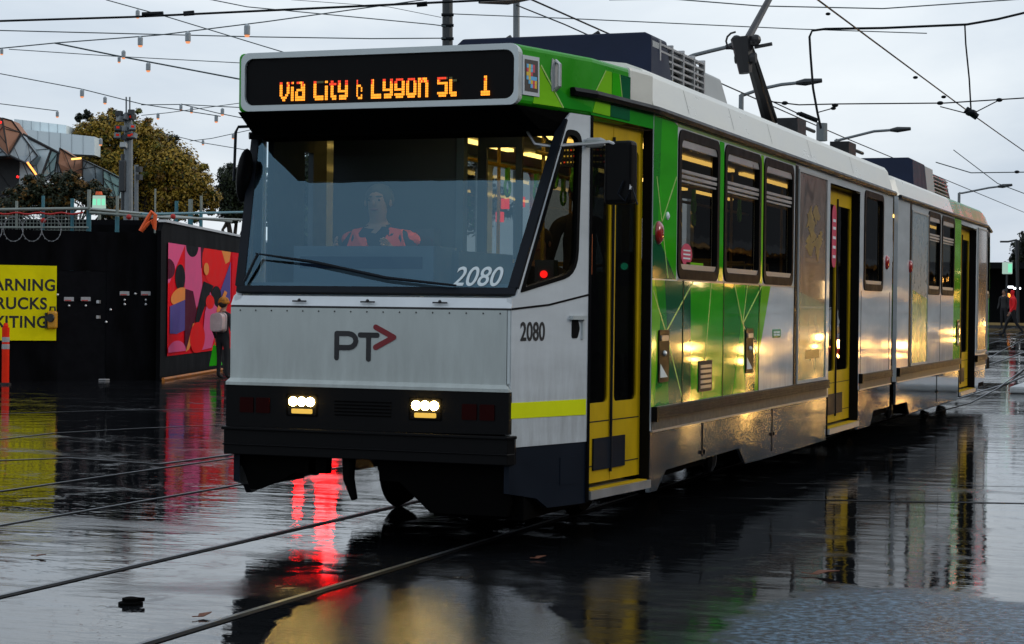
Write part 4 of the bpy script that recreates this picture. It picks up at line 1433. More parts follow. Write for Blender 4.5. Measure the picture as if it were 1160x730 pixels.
def skin_body(name, joints, bones, mats, parent, face_key):
    """joints: name -> (pos, radius); bones: (a, b, matkey).  one continuous skinned figure."""
    names = list(joints)
    idx = {n: i for i, n in enumerate(names)}
    me = bpy.data.meshes.new('tmp')
    me.from_pydata([joints[n][0] for n in names], [(idx[a], idx[b_]) for a, b_, _ in bones], [])
    o = bpy.data.objects.new('tmp', me)
    COL.objects.link(o)
    sm = o.modifiers.new('skin', 'SKIN')
    sm.use_smooth_shade = True
    for n, sv in zip(names, me.skin_vertices[0].data):
        r_ = joints[n][1]
        sv.radius = r_ if isinstance(r_, tuple) else (r_, r_)
        sv.use_root = (n == 'pelvis')
    ss = o.modifiers.new('sub', 'SUBSURF'); ss.levels = 2; ss.render_levels = 2
    dg = bpy.context.evaluated_depsgraph_get()
    dg.update()
    ev = bpy.data.meshes.new_from_object(o.evaluated_get(dg))
    bpy.data.objects.remove(o)
    keys = []
    for _, _, k in bones:
        if k not in keys: keys.append(k)
    ev.materials.clear()
    for k in keys: ev.materials.append(M[k])
    segs = [(Vector(joints[a][0]), Vector(joints[b_][0]), k) for a, b_, k in bones]
    for p in ev.polygons:
        c = p.center
        best, bk = 1e9, None
        for a, b_, k in segs:
            d = b_ - a
            t = max(0, min(1, (c - a).dot(d) / max(d.length_squared, 1e-9)))
            dd = (a + d * t - c).length
            if dd < best: best, bk = dd, k
        p.material_index = keys.index(bk)
        p.use_smooth = True
    ev.name = name
    ob = bpy.data.objects.new(name, ev)
    COL.objects.link(ob)
    ob.parent = parent
    return ob

def face_parts(parent, hc, hr, fwd, key_hair, hair=True, specs=False):
    """eyes, nose, mouth, ears and hair in the head's own frame; hc relative to parent"""
    f = Vector(fwd).normalized(); s = f.cross(Z3).normalized(); u = Z3
    b = MB()
    fm = Matrix((s, f, u)).transposed()
    # head skull is part of the body; features sit on it
    for k in (-1, 1):
        b.ball(hc + f * hr * .90 + s * k * hr * .36 + u * hr * .10, hr * .085, 'eye', 8, 6)
        b.ball(hc + s * k * hr * .86 - u * hr * .05, (hr * .10, hr * .14, hr * .24), 'skin', 8, 6)
    b.ball(hc + f * hr * 1.03 + u * -hr * .12, (hr * .11, hr * .11, hr * .20), 'skin', 8, 6)
    b.ball(hc + f * hr * .90 + u * -hr * .52, (hr * .32, hr * .12, hr * .09), 'lip', 8, 6, fm)
    for k in (-1, 1):
        b.ball(hc + f * hr * .93 + s * k * hr * .36 + u * hr * .33, (hr * .26, hr * .08, hr * .06), key_hair, 8, 6, fm)
    o = b.build('face', None); o.parent = parent
    if hair:
        b = MB()
        b.ball(hc + u * hr * .30 - f * hr * .34, (hr * .98, hr * .98, hr * .98), key_hair, 16, 10)
        o = b.build('hair', None, smooth=True); o.parent = parent

def hand_bones(J, B, wr, hd, side, key, tag_):
    """five short finger chains rooted in the palm"""
    wr = Vector(wr); hd = Vector(hd).normalized(); sd_ = Vector(side).normalized()
    palm = wr + hd * .085
    J['palm' + tag_] = (tuple(palm), (.030, .018)); B.append(('wrist' + tag_, 'palm' + tag_, key))
    for k, (off, ln_) in enumerate(((-.026, .070), (-.009, .082), (.009, .078), (.026, .060))):
        a = palm + sd_ * off + hd * .02; c = a + hd * ln_ * .55; e = c + (hd + hd.cross(sd_) * .5).normalized() * ln_ * .5
        for j, q in enumerate((a, c, e)):
            J[f'fg{tag_}{k}{j}'] = (tuple(q), .0085)
        B += [('palm' + tag_, f'fg{tag_}{k}0', key), (f'fg{tag_}{k}0', f'fg{tag_}{k}1', key), (f'fg{tag_}{k}1', f'fg{tag_}{k}2', key)]
    a = wr + hd * .035 - sd_ * .03; c = a + (hd * .7 - sd_ * .5) * .05
    J['th' + tag_] = (tuple(a), .011); J['th2' + tag_] = (tuple(c), .009)
    B += [('wrist' + tag_, 'th' + tag_, key), ('th' + tag_, 'th2' + tag_, key)]

def person(loc, face_dir, pose, top, legs, skin_key, label, cat='person', h=1.74, hands=True, hair='hair_dark', hooded=False, arms=None, lean=0.0, shoe='dark_cloth', hair_on=True):
    """pose 'stand' 'walk' 'sit'. local frame: x = right of person, y = forward"""
    root = empty('person', loc, label, cat)
    k = h / 1.74
    f = Vector((face_dir[0], face_dir[1], 0)).normalized(); s = Vector((f.y, -f.x, 0))
    def W(x, y, z): return tuple((s * x + f * y + Z3 * z) * k)
    J, B = {}, []
    hz = .93 if pose != 'sit' else .52
    J['pelvis'] = (W(0, 0, hz), (.150 * k, .105 * k))
    J['waist'] = (W(0, lean * .2, hz + .18), (.135 * k, .095 * k))
    J['chest'] = (W(0, lean * .6, hz + .38), (.165 * k, .115 * k))
    J['neckb'] = (W(0, lean, hz + .52), (.085 * k, .07 * k))
    J['neck'] = (W(0, lean + .01, hz + .585), .052 * k)
    J['jaw'] = (W(0, lean + .03, hz + .655), (.062 * k, .072 * k))
    J['head'] = (W(0, lean + .02, hz + .74), (.078 * k, .092 * k))
    J['crown'] = (W(0, lean + .01, hz + .80), (.055 * k, .065 * k))
    B += [('pelvis', 'waist', top), ('waist', 'chest', top), ('chest', 'neckb', top), ('neckb', 'neck', top if hooded else skin_key),
          ('neck', 'jaw', top if hooded else skin_key), ('jaw', 'head', top if hooded else skin_key), ('head', 'crown', top if hooded else skin_key)]
    for sgn, t in ((-1, 'l'), (1, 'r')):
        if pose == 'sit':
            kn = (sgn * .12, .42, hz + .02); an = (sgn * .13, .40, .09); hipf = (sgn * .095, .05, hz - .03)
        elif pose == 'walk':
            ph = sgn
            kn = (sgn * .09, .17 * ph + .05, .50); an = (sgn * .09, .36 * ph - .02, .11 if ph > 0 else .17); hipf = (sgn * .095, 0, .86)
        else:
            kn = (sgn * .10, .02, .49); an = (sgn * .11, -.01, .09); hipf = (sgn * .095, 0, .86)
        J['hip' + t] = (W(*hipf), .090 * k); J['knee' + t] = (W(*kn), .060 * k); J['ankle' + t] = (W(*an), .043 * k)
        J['toe' + t] = (W(an[0], an[1] + .17, an[2] - .055), (.042 * k, .030 * k))
        B += [('pelvis', 'hip' + t, legs), ('hip' + t, 'knee' + t, legs), ('knee' + t, 'ankle' + t, legs), ('ankle' + t, 'toe' + t, shoe)]
        el, wr = (arms or {}).get(t, ((sgn * .25, lean * .5 - .03, hz + .20), (sgn * .26, lean * .5 + .10, hz - .02)))
        J['sh' + t] = (W(sgn * .185, lean * .8, hz + .475), .070 * k); J['elbow' + t] = (W(*el), .048 * k); J['wrist' + t] = (W(*wr), .032 * k)
        B += [('neckb', 'sh' + t, top), ('sh' + t, 'elbow' + t, top), ('elbow' + t, 'wrist' + t, top)]
        if hands:
            hd = (Vector(J['wrist' + t][0]) - Vector(J['elbow' + t][0])).normalized()
            sd_ = hd.cross(s * sgn).normalized()
            hand_bones(J, B, J['wrist' + t][0], hd, sd_, skin_key, t)
    skin_body('body', J, B, None, root, None)
    hc = Vector(J['head'][0]) + Vector((0, 0, -.02 * k))
    if not hooded:
        face_parts(root, hc, .100 * k, f, hair, hair_on)
    return root, J, W, f, s

# driver
dr, J, W, f, s = person((-.42, 1.12, .985), (.12, -1), 'sit', 'shirt_navy', 'dark_cloth', 'skin', 'tram driver in an orange safety vest seated behind the windscreen',
                        hair='hair_grey', lean=.08, arms={'l': ((-.27, .10, .76), (-.20, .36, .90)), 'r': ((.27, .10, .76), (.20, .36, .90))}, h=1.84)
b = MB()
def vest(b, W, hz, k=1.0):
    for sgn in (-1, 1):
        pts_f = [(sgn * .05, .150, hz + .15), (sgn * .20, .135, hz + .15), (sgn * .21, .150, hz + .40), (sgn * .17, .125, hz + .54), (sgn * .085, .125, hz + .555), (sgn * .03, .205, hz + .36)]
        vs = [Vector(W(*p)) for p in pts_f]
        bk = [Vector(W(p[0], p[1] - .26, p[2])) for p in pts_f]
        n = len(vs)
        b.raw(vs + bk, [tuple(range(n)), tuple(range(n, 2 * n))] + [(i, (i + 1) % n, n + (i + 1) % n, n + i) for i in range(n)], 'hivis')
        q = [(sgn * .125, .150, hz + .15), (sgn * .165, .150, hz + .15), (sgn * .165, .170, hz + .42), (sgn * .125, .170, hz + .42)]
        b.raw([Vector(W(*p)) for p in q], [(0, 1, 2, 3)], 'vest_band')
        b.ball(Vector(W(sgn * .195, .03, hz + .475)), (.080, .095, .060), 'hivis', 12, 8)
vest(b, W, .52)
o = b.build('vest', None, bevel=.01); o.parent = dr
# passengers
person((.17, 2.75, .80), (.18, -1), 'sit', 'dark_cloth', 'dark_cloth', 'skin', 'short-haired passenger in dark clothes looking out of the cab side window', h=1.78, hands=False)
person((.30, 3.35, .84), (.5, -1), 'stand', 'grey_cloth', 'dark_cloth', 'skin', 'standing passenger in grey jacket behind the seated dark-haired one', h=1.72, hands=False)
person((.72, 4.4, .72), (-1, .2), 'sit', 'grey_cloth', 'dark_cloth', 'skin', 'passenger in grey seated by the second side window', h=1.70, hands=False)
# pedestrian with a backpack
gp_ = G(252, 430)
pr, J, W, f, s = person(gp_, (.12, 1), 'stand', 'dark_cloth', 'dark_cloth', 'skin', 'pedestrian in black with a pale backpack and orange beanie by the mural', h=1.60)
b = MB()
b.ball(Vector(J['head'][0]) + Vector((0, 0, .055)), (.108, .118, .095), 'art_gold', 14, 10)
b.lathe([(.111, -.03), (.118, -.02), (.118, .02), (.110, .03)], Vector(J['head'][0]) + Vector((0, 0, .03)), 'art_gold', 14)
M['beanie'] = mat('beanie_orange', (.42, .15, .01), .8, var=.5, scale=30); b.mats = [M['beanie']]
o = b.build('beanie', None, smooth=True); o.parent = pr
M['pack'] = mat('pale_backpack', (.55, .44, .42), .8, var=.12)
b = MB()
b.plate(rrect(-.16, .96, .16, 1.36, .09), Vector(W(0, -.13, 0)) , s, Z3, -f, .04, 'pack')
b.plate(rrect(-.15, .97, .15, 1.34, .09), Vector(W(0, -.26, 0)), s, Z3, -f, .14, 'pack')
b.plate(rrect(-.11, .99, .11, 1.14, .03), Vector(W(0, -.285, 0)), s, Z3, -f, .03, 'pack')
bp_ = b.build('backpack', None, bevel=.02); bp_.location = gp_
tag(bp_, 'pale pink backpack on the pedestrian in black', 'backpack')
M['bag_green'] = mat('green_bag', (.05, .75, .02), .5, var=.1, spec=.1)
b = MB()
hw = Vector(J['wristl'][0])
b.raw([hw + Vector(q) for q in ((-.05, -.03, -.15), (.05, -.03, -.15), (.12, -.06, -.55), (-.12, -.06, -.58), (-.05, .03, -.15), (.05, .03, -.15), (.12, .06, -.55), (-.12, .06, -.58))],
      [(0, 1, 2, 3), (7, 6, 5, 4), (0, 4, 5, 1), (1, 5, 6, 2), (2, 6, 7, 3), (3, 7, 4, 0)], 'bag_green')
b.tube([hw + Vector((-.04, 0, -.15)), hw + Vector((0, 0, -.06)), hw + Vector((.04, 0, -.15))], .008, 'bag_green', 6)
o = b.build('carrier_bag', None, bevel=.015); o.location = gp_
tag(o, 'bright green carrier bag held by the pedestrian in black', 'bag')
# red hooded walker
pw = P(1147, 383, 75)
pw.z = road_z(pw.y) 
person(pw, (-1, -.15), 'walk', 'red_cloth', 'dark_cloth', 'skin', 'walker in a red hooded jacket crossing behind the tram', h=1.80, hooded=True)
for (px_, dd, lab) in ((1137, 84, 'dark-clothed person waiting beside the lit sign'), ):
    q = P(px_, 372, dd); q.z = road_z(q.y) + .02
    person(q, (-.4, -1), 'stand', 'grey_cloth', 'dark_cloth', 'skin', lab, h=1.7, hands=False)

# ================================================================== BACKGROUND LEFT: hoarding
M['hoard'] = mat('black_hoarding', (.0030, .0030, .0038), .65, var=.9, scale=1.6, spec=.04, stretch=(1.5, 1.5, .5))
M['hoard_edge'] = mat('hoarding_edge', (.0050, .0050, .0062), .6, var=.3, spec=.05)
M['sign_yellow'] = mat('sign_yellow', (.86, .74, .004), .55, var=.10, scale=2, spec=.05)
HA = G(-160, 433); HB = G(180, 431)
HU = (HB - HA).normalized(); HN = Vector((HU.y, -HU.x, 0)); HLn = (HB - HA).length
def hpix(px_, py_):
    r = ray(px_, py_); t = ((HA - CAM).dot(HN)) / r.dot(HN); q = CAM + r * t
    return ((q - HA).dot(HU), q.z)
hz_ = hpix(90, 262)[1]
hoard = empty('hoarding', HA + HU * HLn / 2, 'long black site hoarding behind the yellow warning sign', 'hoarding')
b = MB()
du0, du1 = hpix(66, 350)[0], hpix(120, 350)[0]
dzt = hpix(90, 308)[1]
b.plate([(0, 0), (du0 - .01, 0), (du0 - .01, hz_), (0, hz_)], HA, HU, Z3, HN, .06, 'hoard')
b.plate([(du0 - .008, dzt + .02), (du1 + .008, dzt + .02), (du1 + .008, hz_), (du0 - .008, hz_)], HA, HU, Z3, HN, .06, 'hoard')
b.plate([(du1 + .01, 0), (HLn, 0), (HLn, hz_), (du1 + .01, hz_)], HA, HU, Z3, HN, .06, 'hoard')
b.build('boarding', hoard)
b = MB()
b.plate([(du0 - .007, .0), (du1 + .009, .0), (du1 + .009, dzt + .018), (du0 - .007, dzt + .018)], HA - HN * .012, HU, Z3, HN, .04, 'hoard_edge')
dr_ = b.build('door', hoard)
b = MB()
for z in (.95, 1.25):
    b.box((-.03, -.03, -.03), (.03, .03, .03), 'alu', Matrix.Translation(HA + HU * (du1 - .15) + HN * .01 + Z3 * (z + .3)))
b.build('handle', dr_)
b = MB()
for u in (du1 + 1.1, HLn - .02, du0 - 1.3):
    b.plate([(u - .012, 0), (u + .012, 0), (u + .012, hz_), (u - .012, hz_)], HA + HN * .006, HU, Z3, HN, .006, 'hoard_edge')
b.build('joint_strip', hoard)
M['note_white'] = mat('notice_white', (.38, .37, .37), .5, var=.1); M['note_red'] = mat('notice_red', (.5, .03, .02), .5)
for (px_, py_) in ((78, 339), (97, 339), (141, 332.5), (165, 332.5), (181, 337)):
    u, z = hpix(px_, py_)
    wd = .095 if px_ < 180 else .05
    b = MB()
    b.plate([(u - wd, z - .04), (u + wd, z - .04), (u + wd, z + .04), (u - wd, z + .04)], HA + HN * .012, HU, Z3, HN, .010, 'note_white')
    b.plate([(u - wd + .01, z - .036), (u + wd - .05, z - .036), (u + wd - .05, z - .018), (u - wd + .01, z - .018)], HA + HN * .0135, HU, Z3, HN, .002, 'note_red')
    b.ball(HA + HU * u + HN * .015 + Z3 * (z - .13), .025, 'alu', 8, 6)
    b.build('lock_plate', hoard)
b = MB()
for px_, py_ in ((65, 334), (153, 333), (141, 345), (165, 345), (125, 351), (120, 365)):
    u, z = hpix(px_, py_)
    b = MB(); b.ball(HA + HU * u + HN * .012 + Z3 * z, .028, 'alu', 8, 6); b.build('bolt', hoard)
# razor wire loops
M['wire_grey'] = mat('razor_wire', (.22, .23, .24), .5, metal=.5)
b = MB()
for px_ in (-10, 14, 35, 57):
    u, z = hpix(px_, 260)
    c = HA + HU * u + HN * .08 + Z3 * (z - .0)
    b.tube([c + HU * (.19 * math.cos(a)) + Z3 * (.235 * math.sin(a)) + HN * .05 * math.sin(a * .5) for a in [2 * math.pi * k / 28 for k in range(29)]], .006, 'wire_grey', 5)
    for k in range(14):
        a = 2 * math.pi * k / 14
        q = c + HU * (.19 * math.cos(a)) + Z3 * (.235 * math.sin(a))
        b.box(tuple(q - Vector((.012, .004, .012))), tuple(q + Vector((.012, .004, .012))), 'wire_grey')
tag(b.build('razor_wire'), 'loops of razor wire along the top of the black hoarding', 'razor wire')
# warning sign
sc_ = hpix(18, 344); su1, sz1 = hpix(64, 301.5); _, sz0 = hpix(64, 386)
su0 = 2 * sc_[0] - su1
sgn_ = empty('warning_sign', HA + HU * sc_[0] + HN * .03 + Z3 * sz0, 'yellow sign with black lettering warning of trucks', 'sign')
b = MB()
b.plate([(su0, sz0), (su1, sz0), (su1, sz1), (su0, sz1)], HA + HN * .035, HU, Z3, HN, .02, 'sign_yellow')
b.build('board', sgn_)
for txt, py_ in (('WARNING', 329), ('TRUCKS', 350), ('EXITING', 371)):
    u, z = hpix(18, py_)
    text_mesh(txt, 'ink', .315, HA + HU * u + Z3 * z + HN * .037, HU, Z3, HN, sgn_, 'lettering', bold=.008, sx=.94 if txt != 'TRUCKS' else .95, align='CENTER', spacing=1.08)
# hazard lamp
u, z = hpix(58, 362)
c = HA + HU * u + HN * .12 + Z3 * z
hl = empty('hazard_lamp', c, 'yellow and black hazard lamp hung at the edge of the warning sign', 'lamp')
M['lamp_yellow'] = mat('lamp_body_yellow', (.65, .28, .01), .45, var=.15); 
b = MB()
b.box((c.x - .10, c.y - .06, c.z - .19), (c.x + .10, c.y + .06, c.z + .17), 'lamp_yellow')
b.build('lamp_body', hl, bevel=.05, bseg=3)
b = MB()
b.lathe([(.08, -.09), (.085, -.07), (.085, -.055)], c + Z3 * .03, 'ink', 16, 'Y')
b.tube([c + Vector((-.06, 0, .15)), c + Vector((-.05, 0, .24)), c + Vector((.05, 0, .24)), c + Vector((.06, 0, .15))], .02, 'ink', 6)
b.box((c.x - .13, c.y - .07, c.z - .17), (c.x - .09, c.y + .05, c.z + .13), 'ink')
b.build('lens', hl)
# post
gpst = G(6, 436)
M['post_red'] = mat('post_red', (.85, .03, .008), .5, var=.06, spec=.1)
po = empty('bollard', gpst, 'slim red flexible post with white bands before the warning sign', 'bollard')
b = MB()
b.tube([gpst + Z3 * .03, gpst + Z3 * 1.06], .068, 'post_red', 12)
b.lathe([(.11, 0), (.11, .025), (.07, .04)], gpst, 'ink', 14)
b.lathe([(.035, 1.06), (.05, 1.08), (.035, 1.14)], gpst, 'post_red', 10)
b.build('post', po)
for z in (.66, .79):
    b = MB(); b.lathe([(.071, z), (.071, z + .09)], gpst, 'note_white', 12); b.build('band', po)

# mural hoarding, receding to the right
MA = G(181, 431.5); MBq = G(276, 414.5)
MU = (MBq - MA).normalized(); MN = Vector((MU.y, -MU.x, 0))
def mpix(px_, py_):
    r = ray(px_, py_); t = ((MA - CAM).dot(MN)) / r.dot(MN); q = CAM + r * t
    return ((q - MA).dot(MU), q.z)
mzt = mpix(187, 252)[1]
MLn = (MBq - MA).length + 30.0
mh = empty('hoarding', MA + MU * MLn / 2, 'black hoarding panel carrying the red and pink mural', 'hoarding')
b = MB()
b.plate([(0, 0), (MLn, 0), (MLn, mzt), (.25, mzt), (0, mzt - .18)], MA, MU, Z3, MN, .08, 'hoard')
b.build('boarding', mh)
b = MB()
b.plate([(.22, mzt), (MLn, mzt), (MLn, mzt + .05), (.22, mzt + .05)], MA + MN * .05, MU, Z3, MN, .16, 'alu')
b.build('capping', mh)
mc = [mpix(189.5, 275), mpix(271, 279), mpix(271, 399), mpix(190, 403.5)]
u0, u1 = mc[0][0], mpix(271, 300)[0]
z1_, z0_ = mc[0][1], mc[3][1]
cols = {'r': (.80, .004, .014), 'p': (.78, .11, .27), 'o': (.85, .29, .07), 'b': (.11, .085, .30), 'm': (.10, .006, .025), 'k': (.008, .008, .010), 'R': (.86, .014, .014)}
for k_, c_ in cols.items(): M['mural_' + k_] = mat('mural_' + k_, c_, .6, var=.05, scale=3, spec=.03)
mural = empty('mural', MA + MU * (u0 + u1) / 2 + MN * .02 + Z3 * z0_, 'abstract mural of red, pink, orange and violet shapes on the hoarding', 'mural')
b = MB()
lay = [0]
def shp(poly, key):
    lay[0] += 1
    um = lambda p: (u0 + (u1 - u0) * max(0, min(1, p[0])), z1_ - (z1_ - z0_) * max(0, min(1, p[1])))
    b.plate([um(p) for p in poly], MA + MN * (.02 + lay[0] * .0012), MU, Z3, MN, .001, 'mural_' + key)
def ell(cx_, cy_, rx, ry, key, a0=0, a1=360, rot_=0):
    n = 22
    pts = []
    for k in range(n + 1):
        a = R_(a0 + (a1 - a0) * k / n)
        x, y = rx * math.cos(a), ry * math.sin(a)
        c_, s_ = math.cos(R_(rot_)), math.sin(R_(rot_))
        pts.append((cx_ + x * c_ - y * s_, cy_ + x * s_ + y * c_))
    # clip to the board
    pts = [(min(1, max(0, x)), min(1, max(0, y))) for x, y in pts]
    out = [pts[0]]
    for p in pts[1:]:
        if (Vector(p) - Vector(out[-1])).length > .004: out.append(p)
    if (Vector(out[0]) - Vector(out[-1])).length < .004: out.pop()
    if len(out) > 2: shp(out, key)
shp([(0, 0), (1, 0), (1, 1), (0, 1)], 'r')
shp([(0, 0), (.20, 0), (.02, .35), (0, .36)], 'p')
ell(0, .23, .08, .09, 'm', -90, 90)
shp([(.20, 0), (.40, 0), (.44, .5), (.30, .62), (.20, .45)], 'p')
ell(.29, .0, .08, .10, 'k', 0, 180)
shp([(.40, 0), (.52, 0), (.45, .16), (.41, .2)], 'm')
ell(.60, .12, .18, .24, 'R')
shp([(.70, 0), (.84, 0), (.82, .10), (.76, .13)], 'o')
shp([(.84, .10), (.84, .50), (.70, .62), (.64, .50)], 'b')
shp([(.86, 0), (1, 0), (1, .9), (.86, .9)], 'r')
ell(.14, .30, .06, .12, 'k')
ell(.13, .47, .11, .07, 'o', rot_=-30)
shp([(.02, .56), (.20, .50), (.20, .78), (.10, .81), (.02, .80)], 'b')
shp([(.20, .40), (.30, .42), (.35, .60), (.28, .86), (.20, .97)], 'm')
shp([(.37, .55), (.44, .32), (.58, .36), (.44, .60), (.36, .76), (.33, .70)], 'k')
ell(.62, .47, .075, .11, 'k')
shp([(.53, .42), (.60, .55), (.68, .60), (.56, .97), (.42, .98), (.46, .62)], 'p')
ell(.53, .52, .06, .07, 'R')
shp([(.21, .98), (.30, .72), (.38, .73), (.25, .96)], 'o')
ell(.36, .86, .10, .15, 'R')
ell(.10, .97, .11, .10, 'p', 180, 360)
ell(.47, .20, .035, .06, 'o')
shp([(.62, .60), (.74, .40), (.78, .42), (.64, .66)], 'o')
shp([(.66, .66), (.86, .50), (.86, .85), (.62, .86)], 'r')
b.build('artwork', mural)
M['orange_line'] = mat('orange_cover', (.50, .16, .01), .6, var=.2)
b = MB()
q0 = G(178, 431.5); q1 = G(262, 424)
b.tube([q0 + Z3 * .03 - MN * -.12, MA + MU * 6 + MN * .12 + Z3 * .03], .035, 'orange_line', 6)
tag(b.build('cable_cover'), 'orange cable cover along the foot of the mural hoarding', 'cable cover')
gw = G(108, 431)
b = MB()
b.box((gw.x - .42, gw.y - .10, .0), (gw.x + .30, gw.y + .06, .035), 'note_white')
tag(b.build('white_block', bevel=.02), 'small white block on the ground at the hoarding door', 'block')

# scaffold rails behind the hoarding
M['teal'] = mat('teal_scaffold', (.03, .16, .20), .45, var=.15); M['scaf'] = mat('scaffold_tube', (.22, .25, .22), .4, metal=.3, var=.2)
M['rope_red'] = mat('red_rope', (.45, .02, .015), .6)
M['mesh_dark'] = mat('dark_mesh', (.008, .009, .010), .8)
SD = 42.0
fwd0 = Vector((-RM[1][0], RM[0][0], 0)).normalized()
sdp = lambda x: 42.0 if x < 178 else 56.0
scaf = empty('scaffold', P(100, 260, SD), 'teal and grey scaffold rails standing above the black hoarding', 'scaffold')
for (px_, y0, key, r_) in ((19, 228, 'scaf', .03), (49, 222, 'teal', .035), (82, 225, 'teal', .04), (101, 215, 'scaf', .04), (133, 222, 'scaf', .035), (176, 214, 'scaf', .02), (200, 228, 'teal', .04), (216, 226, 'scaf', .05), (228, 222, 'scaf', .03)):
    t_ = P(px_, y0, sdp(px_))
    r_ *= sdp(px_) / 42
    b = MB()
    b.tube([Vector((t_.x, t_.y, 0)), t_], r_, key, 8)
    if key == 'scaf' and r_ >= .035: b.tube([t_ - Z3 * 1.1, t_ - Z3 * .45], r_ + .012, 'teal', 8)
    b.build('upright', scaf)
for pts, r_, key in (([(-20, 238), (100, 236.5)], .035, 'scaf'), ([(101, 237), (262, 251)], .035, 'scaf'), ([(101, 241), (175, 246), (300, 250)], .03, 'scaf'), ([(160, 243), (300, 240)], .03, 'teal'), ([(-20, 258), (100, 258)], .02, 'scaf')):
    b = MB()
    b.tube([P(q[0], q[1], sdp(q[0]) - .15) for q in pts], r_, key, 8)
    b.build('ledger', scaf)
b = MB()
b.tube([P(x_, 242 + 1.0 * math.sin(x_ * .25), SD - .3) for x_ in range(-20, 98, 6)], .022, 'rope_red', 6)
for px_, py_ in ((49, 250), (146, 246), (196, 245.5)):
    b.ball(P(px_, py_, SD - .3), .06, 'rope_red', 8, 6)
b.build('rope', scaf)
b = MB()
for x_ in range(-10, 100, 4):
    b.tube([P(x_, 243, SD), P(x_, 264, SD)], .008, 'scaf', 4)
for y_ in range(245, 264, 4):
    b.tube([P(-10, y_, SD), P(98, y_, SD)], .008, 'scaf', 4)
b.build('net', scaf)
shed = empty('site_shed', P(80, 262, 47), 'dark site shed roofline just above the black hoarding', 'shed')
b = MB()
q0 = P(-60, 247, 47); q1 = P(183, 249, 47)
for z0_s, z1_s, k2, nm in ((0, q0.z - .12, 'hoard', 'wall'), (q0.z - .12, q0.z, 'hoard_edge', 'roof')):
    b = MB()
    vs = [Vector((q0.x, q0.y, z0_s)), Vector((q1.x, q1.y, z0_s)), Vector((q1.x, q1.y, z1_s)), Vector((q0.x, q0.y, z1_s))]
    bk = [v + fwd0 * 3 for v in vs]
    b.raw(vs + bk, [(0, 1, 2, 3), (7, 6, 5, 4), (0, 4, 5, 1), (1, 5, 6, 2), (2, 6, 7, 3), (3, 7, 4, 0)], k2)
    b.build(nm, shed)
M['harness'] = mat('orange_harness', (.85, .12, .02), .6)
b = MB()
q = [P(*a, 40.5) for a in ((159, 262), (167, 248), (172, 240), (176, 244), (175, 260), (172, 250), (167, 254), (160, 262))]
b.tube(q, .045, 'harness', 6)
tag(b.build('harness'), 'orange safety harness draped on the scaffold beside the mural', 'harness')
M['sign_lit'] = emit('lit_green_sign', (.25, .9, .55), .8); M['sign_white'] = emit('lit_white_sign', (.55, .8, .68), .55)
ec = P(112, 229, 60)
sg = empty('lit_sign', ec, 'lit green and white sign with an amber beacon above the hoarding', 'sign')
b = MB()
right = Vector(RM.col[0]).normalized(); fwdv = Vector((-right.y, right.x, 0)).normalized()
b.plate([(-.21, -.2), (.21, -.2), (.19, .20), (-.19, .20)], ec, right, Z3, -fwdv, .06, 'sign_white')
b.build('panel', sg)
for k_ in range(3):
    b = MB()
    b.plate(rrect(-.19 + k_ * .14, -.10, -.09 + k_ * .14, .10, .02), ec - fwdv * .01, right, Z3, -fwdv, .01, 'sign_lit')
    b.build('symbol', sg)
b = MB()
b.tube([ec + Z3 * .22, ec + Z3 * .32], [.12, .09], 'harness', 10)
b.build('beacon', sg)
b = MB()
b.tube([Vector((ec.x, ec.y, 0)) + fwdv * .1, ec + fwdv * .1], .05, 'scaf', 8)
b.build('pole', sg)

# ---------------- trees
def leaf_cloud(b, clumps, n, size, keys, rnd, squash=.8):
    tot = sum(c[1] ** 2 for c in clumps)
    for c, r_, kk in clumps:
        m_ = int(n * r_ * r_ / tot)
        for _ in range(m_):
            d = Vector((rnd.gauss(0, 1), rnd.gauss(0, 1), rnd.gauss(0, 1)))
            if d.length < 1e-3: continue
            d.normalize()
            rr = r_ * (rnd.random() ** .42) * rnd.uniform(.8, 1.12)
            p = Vector(c) + Vector((d.x * rr, d.y * rr, d.z * rr * squash))
            s_ = size * rnd.uniform(.6, 1.4)
            nrm = (d + Vector((rnd.uniform(-.9, .9), rnd.uniform(-.9, .9), rnd.uniform(-.3, 1.1)))).normalized()
            t1 = nrm.cross(Vector((rnd.uniform(-1, 1), rnd.uniform(-1, 1), rnd.uniform(-1, 1))))
            if t1.length < 1e-3: continue
            t1.normalize(); t2 = nrm.cross(t1)
            i = len(b.v)
            b.v += [p - t1 * s_, p - t2 * s_ * .55, p + t1 * s_, p + t2 * s_ * .55]
            b.f.append([i, i + 1, i + 2, i + 3])
            b.mi.append(b.m(kk if rnd.random() < .7 else rnd.choice(keys)))
def leafmat(name, c):
    m = mat(name, c, .55, var=.25, scale=.8, spec=.3)
    return m
M['leaf_gold'] = leafmat('leaf_gold', (.30, .19, .018)); M['leaf_olive'] = leafmat('leaf_olive', (.19, .15, .015)); M['leaf_brown'] = leafmat('leaf_brown', (.16, .08, .012))
M['leaf_dark'] = leafmat('leaf_dark', (.018, .026, .010)); M['leaf_green'] = leafmat('leaf_green', (.035, .050, .016)); M['leaf_black'] = leafmat('leaf_black', (.010, .016, .010))
M['bark'] = mat('bark', (.035, .026, .018), .9, var=.3, scale=8, bump=.4, bscale=12)
